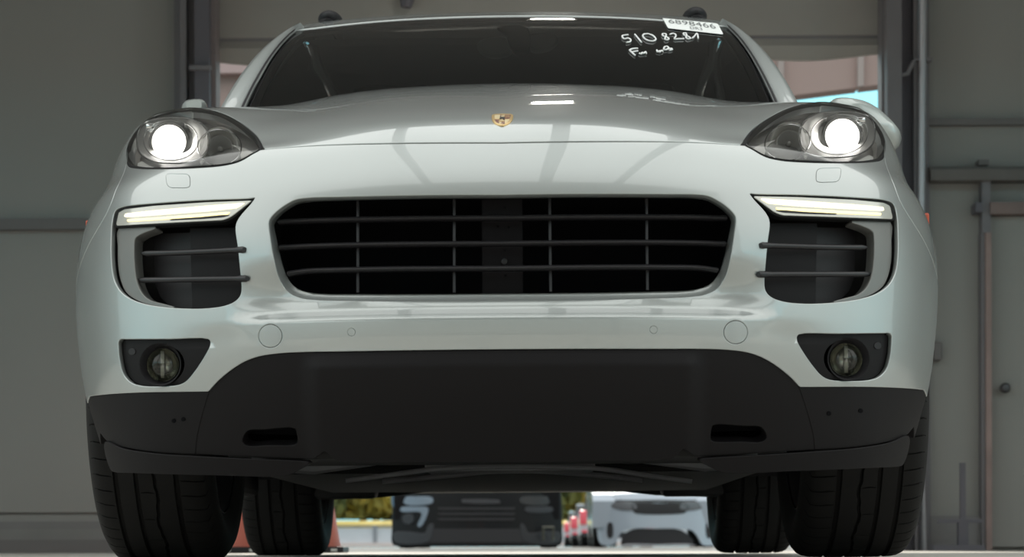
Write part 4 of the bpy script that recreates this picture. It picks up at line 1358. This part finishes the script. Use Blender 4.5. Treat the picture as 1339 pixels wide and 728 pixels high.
# arch liners
for y_, k in ((AXY, -1), (AXY, 1), (RYA, -1), (RYA, 1)):
    v, f = [], []
    A_a = np.linspace(-15, 195, 30)
    for a_ in A_a:
        for x in (.50, .925 - (.10 * sst(95, 165, a_) if y_ < 2 else 0.0)):
            v.append((k * x, y_ + .44 * math.cos(math.radians(a_)), AXZ + .44 * math.sin(math.radians(a_))))
    f = [(i * 2, i * 2 + 1, i * 2 + 3, i * 2 + 2) for i in range(29)]
    f.append(tuple(range(0, 60, 2)))
    obj('arch_liner', v, f, BLACK, car)

# ------------------------------------------------------------------ underbody
UND = mat('underbody', (.018, .018, .018), .7, var=.4, vscale=6)
UMET = mat('subframe_metal', (.42, .42, .44), .45, .4, var=.35, vscale=12)
MB().box(-.50, .50, .16, .55, .205, .225).box(-.62, .62, 1.35, 3.4, .212, .24).box(-.48, .48, .55, 1.35, .235, .25).box(-.50, .50, 3.4, 4.5, .232, .26).build('under_tray', UND, car)
def pxline(pts, y, n=4):
    return [at(p[0], p[1], y) for p in cr(np.array(pts, float), n)]
smooth_angle(MB().tube(pxline([(452, 628), (500, 622), (560, 614), (620, 610.5), (660, 609.5), (720, 610), (790, 613), (850, 622), (905, 629)], .98), .0075, 8, flat=.8).build('subframe_member', UMET, car))
smooth_angle(MB().tube(pxline([(500, 629), (580, 622), (640, 616), (690, 615), (760, 619), (840, 627)], 1.25), .010, 8, flat=.7).build('subframe_member', UMET, car))
smooth_angle(MB().box(-.20, .20, 1.05, 1.22, .205, .235, .01).build('skid_plate', UMET, car))
for k in (-1, 1):
    smooth_angle(MB().tube([(k * .30, 1.0, .235), (k * .45, .95, .215), (k * .66, .93, .225)], [.02, .024, .02], 10, flat=.7).build('control_arm', UMET, car))
    smooth_angle(MB().tube([(k * .28, 1.28, .235), (k * .46, 1.15, .222), (k * .66, .97, .225)], [.018, .02, .018], 10, flat=.7).build('control_arm', UND, car))
    smooth_angle(MB().tube([(k * .26, 3.75, .245), (k * .48, 3.80, .225), (k * .70, 3.82, .215)], [.022, .028, .026], 10, flat=.8).build('rear_arm', UND, car))
    smooth_angle(MB().tube([(k * .57, 3.66, .36), (k * .585, 3.66, .20)], .042, 14).build('rear_damper', UND, car))
    smooth_angle(MB().box(min(k * .48, k * .70), max(k * .48, k * .70), 3.50, 3.64, .195, .30, .02).build('arm_shield', UND, car))
    smooth_angle(MB().tube([(k * .20, 1.5, .262), (k * .20, 3.3, .25)], .032, 12).build('exhaust_pipe', UND, car))
    smooth_angle(MB().box(min(k * .50, k * .60), max(k * .50, k * .60), .55, .66, .20, .30, .02).build('tray_bracket', UND, car))
smooth_angle(MB().box(-.16, .16, 3.66, 3.98, .225, .40, .05).build('rear_differential', DARKMETAL, car))
smooth_angle(MB().tube([(-.05, 1.3, .25), (-.05, 3.7, .26)], .035, 12).build('drive_shaft', DARKMETAL, car))
# side marker in the fender
for k in (-1, 1):
    q = side_uv(.80, .745)
    q = np.array([q[0] * (-k), q[1]]) if k > 0 else q
    P = surf(q[None])[0]; n_ = surf_n(q[None])[0]
    ob = MB().box(-.010, .010, -.045, .045, -.016, .016, .004).build('side_marker', mat('marker_red', (.55, .10, .05), .25), car)
    ob.location = P + n_ * .002
# ------------------------------------------------------------------ the yard behind the opening
# awning over the yard, seen under the raised door
YA = 14.0
AWN = mat('awning_brown', (.33, .235, .215), .8, var=.08, vscale=1.2)
AWNB = mat('awning_beam', (.40, .29, .285), .7)
def A(px, py, y=YA): return at_world(px, py, y)
aw = thing('awning', 'brown sloping awning over the yard outside the opening', 'awning', (0, YA, 0))
q = [A(150, 55), A(1340, 40), A(1340, 87), A(150, 235)]
for a_, b_ in ((150, 300), (300, 640), (640, 1020), (1023, 1124), (1127, 1340)):
    def lp(px, e):
        t = (px - 150) / 1190
        return (q[0] + (q[1] - q[0]) * t) if e else (q[3] + (q[2] - q[3]) * t)
    P4 = [lp(a_, 1), lp(b_, 1), lp(b_, 0), lp(a_, 0)]
    v = [p - np.array([0, YA, 0]) for p in P4] + [p - np.array([0, YA - .25, 0]) for p in P4]
    MB().add(v, [(0, 1, 2, 3), (7, 6, 5, 4), (0, 4, 5, 1), (2, 6, 7, 3), (1, 5, 6, 2), (0, 3, 7, 4)]).build('awning_panel', AWN, aw)
for a_ in (1021.5, 1125.5):
    t_ = [lp(a_ - 4, 1), lp(a_ + 4, 1), lp(a_ + 4, 0), lp(a_ - 4, 0)]
    v = [p - np.array([0, YA + .04, 0]) for p in t_] + [p - np.array([0, YA - .0, 0]) for p in t_]
    MB().add(v, [(0, 1, 2, 3), (7, 6, 5, 4), (0, 4, 5, 1), (2, 6, 7, 3), (1, 5, 6, 2), (0, 3, 7, 4)]).build('awning_batten', mat('batten', (.33, .27, .255), .7), aw)
b0, b1 = A(180, 79), A(560, 98)
MB().box(b0[0], b1[0], -.12, -.02, b1[2], b0[2]).build('awning_beam', AWNB, aw)
for px in (160, 1330):
    b0 = A(px, 300)
    MB().box(b0[0] - .08, b0[0] + .08, .0, .16, 0, A(px, 60)[2]).build('awning_post', AWNB, aw)

# vehicles in the yard -------------------------------------------------
CARG = mat('dark_car_glass', (.03, .035, .04), .1)
def far_vehicle(t, y, w, zb, hood_z, body, prof, gl_prof, hood_len):
    """prof: side outline (y,z) of the lower body, gl_prof: greenhouse outline"""
    x0 = t.location.x
    MB().prism(prof, -w, w, 'x').build('body_shell', body, t)
    wv = []
    for s in (-1, 1):
        for (yy, zz, k) in gl_prof:
            wv.append((s * w * k, yy, zz))
    n = len(gl_prof)
    MB().add(wv, [tuple(range(n)), tuple(range(2 * n - 1, n - 1, -1))] + [(i, i + n, (i + 1) % n + n, (i + 1) % n) for i in range(n)]).build('cabin', CARG, t)
    rf = [(s * w * k * 1.01, yy, zz + dz) for dz in (-.02, .05) for s in (-1, 1) for (yy, zz, k) in gl_prof[1:3]]
    MB().add(rf, [(0, 1, 3, 2), (4, 6, 7, 5), (0, 4, 5, 1), (2, 3, 7, 6), (0, 2, 6, 4), (1, 5, 7, 3)]).build('roof', body, t)
    for yy in (.85, prof[-1][0] if False else max(p[0] for p in prof) - .95):
        for s in (-1, 1):
            wl = MB().lathe([(.2, -.11), (.33, -.12), (.365, -.10), (.37, 0), (.365, .10), (.33, .12), (.2, .11), (0, .10)], (s * (w - .13), yy, .37), (s, 0, 0), 24).build('wheel', RUBBER, t)
            smooth_angle(wl, 40)
            MB().lathe([(.21, 0), (.2, .02), (.05, .03), (0, .03)], (s * (w - .02), yy, .37), (s, 0, 0), 20).build('rim', SATIN, wl)
def face(t, y, bow, tilt):
    ox, oy = t.location.x, t.location.y
    def sf(uv):
        uv = np.asarray(uv, float)
        return np.stack([uv[:, 0], bow * np.abs(uv[:, 0]) ** 3.2 + tilt * np.clip(uv[:, 1] - .55, 0, 2) ** 2 + .0 * uv[:, 0], uv[:, 1]], -1)
    nf = gen_n(sf)
    def uv(pts):
        return np.array([[at_world(p[0], p[1], oy)[0] - ox, at_world(p[0], p[1], oy)[2]] for p in pts])
    def patch(name, pts, m_, lift, parent, smooth=True, dep=.03):
        P = uv(cr(np.array(pts, float), 4, True) if smooth else resample(np.array(pts, float), 3))
        P[:, 1] = np.maximum(P[:, 1], .03)
        return panel(name, P, (), m_, parent, step=.08, bstep=.03, edge=.006, depth=dep, recess=-lift, sf=sf, nf=nf, fdir='y')
    return patch

# white car
YS = 31.5
c = at_world(858, 700, YS)
WCAR = mat('white_car_sky_tint', (.42, .47, .54), .3, .3, .8)  # white car; the sky's blue reflection is tinted into the base colour
suv = thing('car', 'white sport utility car parked nose-on beyond the opening', 'car', (c[0], YS, 0))
far_vehicle(suv, YS, .95, .2, .8, WCAR, [(.12, .30), (.06, .70), (.12, .80), (.45, .93), (1.25, 1.05), (4.45, 1.05), (4.5, .35)],
            [(1.2, 1.04, .93), (2.0, 1.62, .78), (4.0, 1.64, .78), (4.45, 1.05, .93)], 1.2)
pt = face(suv, YS, .28, .55)
fb = pt('bumper_cover', [(786,711),(781,692),(779,674),(782,658),(790,649),(812,645.5),(857,644.5),(904,645.5),(926,649),(937,658),(942,674),(942,692),(938,711),(920,712),(912,700),(905,693),(890,690.5),(825,690.5),(815,693),(809,700),(803,711)], WCAR, 0.0, suv)
pt('headlight', [(797,659),(803,656.5),(830,658),(833,664),(826,667),(806,665)], mat('far_lamp', (.12, .12, .13), .2), .012, suv)
pt('headlight', [(924,659),(918,656.5),(892,658),(889,664),(896,667),(915,665)], mat('far_lamp', (.12, .12, .13), .2), .012, suv)
pt('grille', [(827,659),(860,658.3),(896,659),(901,661.5),(896,669.5),(890,671),(834,671),(829,669)], BLACK, .012, suv)
pt('bumper_slit', [(795.5,684),(800,683),(800.5,702),(796,703)], BLACK, .012, suv)
pt('bumper_slit', [(925,683),(929.5,684),(930,703),(925.5,702)], BLACK, .012, suv)
pt('lower_grille', [(812,711),(817,699),(826,692.5),(858,691.5),(889,692.5),(900,699),(908,711)], BLACK, -.03, suv)
pt('skid_panel', [(812,713),(858,712),(908,713),(911,718),(858,718.5),(809,718)], mat('skid_grey', (.34, .34, .36), .5), .0, suv)
pt('hood_edge', [(797,655),(830,654),(858,653.5),(890,654),(920,655),(922,657.5),(858,656.5),(796,657.5)], CARG, .008, suv)

# black pickup
YP = 25.0
c = at_world(623, 700, YP)
KCAR = mat('black_car_paint', (.004, .0045, .006), .35, .0, .1, spec=.25)
pk = thing('pickup_truck', 'black pickup truck facing the opening behind the white car', 'truck', (c[0], YP, 0))
far_vehicle(pk, YP, 1.02, .3, 1.0, KCAR, [(.14, .36), (.06, .80), (.10, 1.02), (.30, 1.12), (1.45, 1.18), (5.6, 1.18), (5.7, .5)],
            [(1.4, 1.16, .9), (2.1, 1.80, .76), (3.7, 1.82, .76), (4.0, 1.18, .9)], 1.4)
pt = face(pk, YP, .16, .10)
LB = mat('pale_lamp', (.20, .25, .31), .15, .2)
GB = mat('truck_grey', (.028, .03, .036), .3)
pt('bumper_face', [(513,712),(511.5,690),(512,660),(514,640),(520,618),(623,612),(727,618),(733,640),(735,660),(735,690),(733,712),(690,716),(556,716)], KCAR, 0.0, pk)
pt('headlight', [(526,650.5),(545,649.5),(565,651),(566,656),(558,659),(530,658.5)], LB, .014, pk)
pt('headlight', [(720,650.5),(701,649.5),(681,651),(680,656),(688,659),(716,658.5)], mat('shaded_lamp', (.03, .032, .035), .2), .014, pk)  # same lamp in a darker colour, shade painted in on this side
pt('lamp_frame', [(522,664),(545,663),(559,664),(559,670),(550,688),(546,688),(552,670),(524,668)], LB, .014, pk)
pt('lamp_frame', [(724,664),(701,663),(687,664),(687,668),(722,668)], GB, .014, pk)
pt('fog_lamp', [(528,674),(538,672.5),(541,680),(534,685),(527,681)], GB, .02, pk)
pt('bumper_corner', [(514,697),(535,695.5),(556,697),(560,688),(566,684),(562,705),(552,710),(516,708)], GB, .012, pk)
pt('bumper_corner', [(732,697),(711,695.5),(690,697),(686,688),(681,684),(684,705),(694,710),(730,708)], mat('truck_grey_shaded', (.02, .021, .025), .3), .012, pk)  # darker copy of the truck grey, shade put into the colour
pt('fender_reflection', [(512.5,644),(522,644),(522,656),(517,662),(513,662)], mat('fender_sheen', (.10, .15, .21), .15, .3), .012, pk)  # blue patch painted on as a reflection in the fender
pt('name_bar', [(604,653.5),(630,653),(654,654),(654,658),(630,658.5),(604,657)], mat('bar_grey', (.06, .06, .066), .3, .5), .02, pk, False)
for zy in (664, 671, 678):
    pt('grille_bar', [(572, zy), (675, zy), (672, zy + 2.2), (575, zy + 2.2)], BLACK, .015, pk, False)
pt('lower_grille', [(566,692),(681,692),(690,709),(558,709)], BLACK, .008, pk, False)
q = at_world(717, 714, YP)
MB().tube([(q[0] - c[0] - .06, -.02, .10), (q[0] - c[0] - .06, -.08, .26), (q[0] - c[0] + .06, -.08, .26), (q[0] - c[0] + .06, -.02, .10)], .018, 8).build('tow_hook', mat('hook', (.12, .12, .1), .4, .6), pk)

# three white cars parked in a receding row, tail lamps towards the opening
ROWW = mat('row_car_paint', (.66, .68, .72), .35, .0, .5)
TAIL = mat('tail_lamp_pink', (.75, .10, .13), .3)
for i, (pl, py, y, lab) in enumerate(((759, 646, 52.0, 'nearest of the white cars parked tail-out in the row beside the white sport utility car'),
                                      (747, 659, 62.0, 'middle of the white cars parked tail-out in the receding row'),
                                      (738.5, 669, 76.0, 'farthest of the white cars parked tail-out in the receding row'))):
    xl_ = at_world(pl, 700, y)[0]
    zt = at_world(pl, py, y)[2]
    t = thing('car', lab, 'car', (xl_ + .88, y, 0), group='cars parked in a row')
    k = zt / 1.46
    far_vehicle(t, y, .88, .3, 1, ROWW, [(.10, .30), (.0, .55), (.02, .95 * k), (.25, 1.0 * k), (3.5, .95 * k), (4.3, .7), (4.35, .3)],
                [(.10, .98 * k, .94), (.45, 1.42 * k, .80), (2.1, 1.42 * k, .80), (3.0, .97 * k, .92)], 1)
    for s in (-1, 1):
        smooth_angle(MB().box(s * .80 - .10, s * .80 + .10, -.05, .06, .62 * k, 1.02 * k, .03).build('tail_lamp', TAIL, t))
        MB().box(s * .74 - .11, s * .74 + .11, -.06, .02, .30, .40).build('rear_reflector', TAIL, t)
    MB().box(-.86, .86, -.07, .04, .24, .34).build('bumper_bar', BLACK, t)
    MB().box(-.26, .26, -.03, .02, .68 * k, .80 * k).build('number_plate', mat('plate_white', (.7, .7, .7), .5), t)

# low barrier, verge and trees
bar = thing('barrier_wall', 'pale low barrier wall with posts along the far side of the yard', 'barrier', (0, 88, 0))
BARM = mat('barrier_pale', (.5, .5, .53), .7, var=.12, vscale=1.5)
for i in range(-12, 13):
    MB().box(i * 2.5 - 1.22, i * 2.5 + 1.22, -.1, .1, .16, .74).build('barrier_panel', BARM, bar)
    MB().box(i * 2.5 + 1.18, i * 2.5 + 1.32, -.16, .12, 0, .84).build('barrier_post', mat('barrier_post', (.22, .22, .24), .6), bar)
MB().box(-32, 32, -.14, .14, .76, .84).build('barrier_rail', mat('barrier_rail', (.13, .13, .12), .6), bar)
MB().box(-32, 32, -.30, .12, 0, .16).build('barrier_kerb', mat('kerb_pink', (.62, .50, .47), .8), bar)
gr = MB().add([(-40, 89, .0), (40, 89, .0), (40, 91, 1.05), (-40, 91, 1.05), (40, 112, 1.2), (-40, 112, 1.2)], [(0, 1, 2, 3), (3, 2, 4, 5)]).build('grass_bank', mat('dry_grass', (.52, .40, .13), .9, var=.25, vscale=2))
gr['kind'] = 'structure'
LEAFM = [mat('leaf_green', (.20, .23, .10), .8, var=.5, vscale=1.2), mat('leaf_yellow', (.55, .50, .17), .8, var=.4, vscale=1.2)]
def foliage(n, rx, ry, rz, cz, seed, size=.42):
    r = np.random.default_rng(seed)
    d = r.normal(size=(n, 3)); d /= np.linalg.norm(d, axis=1)[:, None]
    lump = 1 + .22 * np.sin(d[:, 0] * 5 + seed) * np.cos(d[:, 2] * 6 + seed * 2)
    p = d * (r.uniform(.72, 1.0, n) * lump)[:, None] * np.array([rx, ry, rz]) + np.array([0, 0, cz])
    a = r.normal(size=(n, 3)); a /= np.linalg.norm(a, axis=1)[:, None]
    b = np.cross(a, r.normal(size=(n, 3))); b /= np.linalg.norm(b, axis=1)[:, None]
    s = size * r.uniform(.6, 1.3, n)[:, None]
    v = np.stack([p - a * s, p - b * s * .6, p + a * s, p + b * s * .6], 1).reshape(-1, 3)
    v[:, 2] = np.maximum(v[:, 2], .3)
    f = [(4 * i, 4 * i + 1, 4 * i + 2, 4 * i + 3) for i in range(n)]
    return v, f
tree_x = [-19, -15.5, -12.2, -9.6, -7.6, -5.4, -3.0, -.6, 1.8, 4.4, 7.0, 10.0, 13.5, 17.5]
labs = ['dark green bushy tree behind the barrier, far left', 'yellow green bushy tree behind the barrier, second from the left', 'dark green bushy tree behind the barrier, third from the left',
        'dark green bushy tree behind the barrier left of the black pickup', 'yellow green bushy tree just left of the black pickup', 'dark green bushy tree behind the left end of the black pickup',
        'yellow green bushy tree behind the black pickup, left part', 'dark green bushy tree behind the middle of the black pickup', 'yellow green bushy tree behind the gap between pickup and white car',
        'dark green bushy tree behind the row of parked cars', 'dark green bushy tree behind the white sport utility car', 'yellow green bushy tree right of the white sport utility car',
        'dark green bushy tree behind the barrier, second from the right', 'yellow green bushy tree behind the barrier, far right']
for i, x in enumerate(tree_x):
    ye = 'yellow' in labs[i]
    t = thing('bushy_tree', labs[i], 'tree', (x, 95 + (i % 3) * 4.6, .9), group='trees beyond the yard')
    v, f = foliage(1500, 2.1 + .3 * (i % 2), 1.9, 2.4 + .4 * (i % 3), 2.4, 30 + i)
    obj('foliage', v, f, LEAFM[1 if ye else 0], t)['kind'] = 'stuff'
    smooth_angle(MB().tube([(0, 0, -.1), (.1, 0, 1.2), (0, .1, 2.6)], [.2, .16, .08], 8).build('trunk', mat('bark', (.10, .08, .06), .9), t))
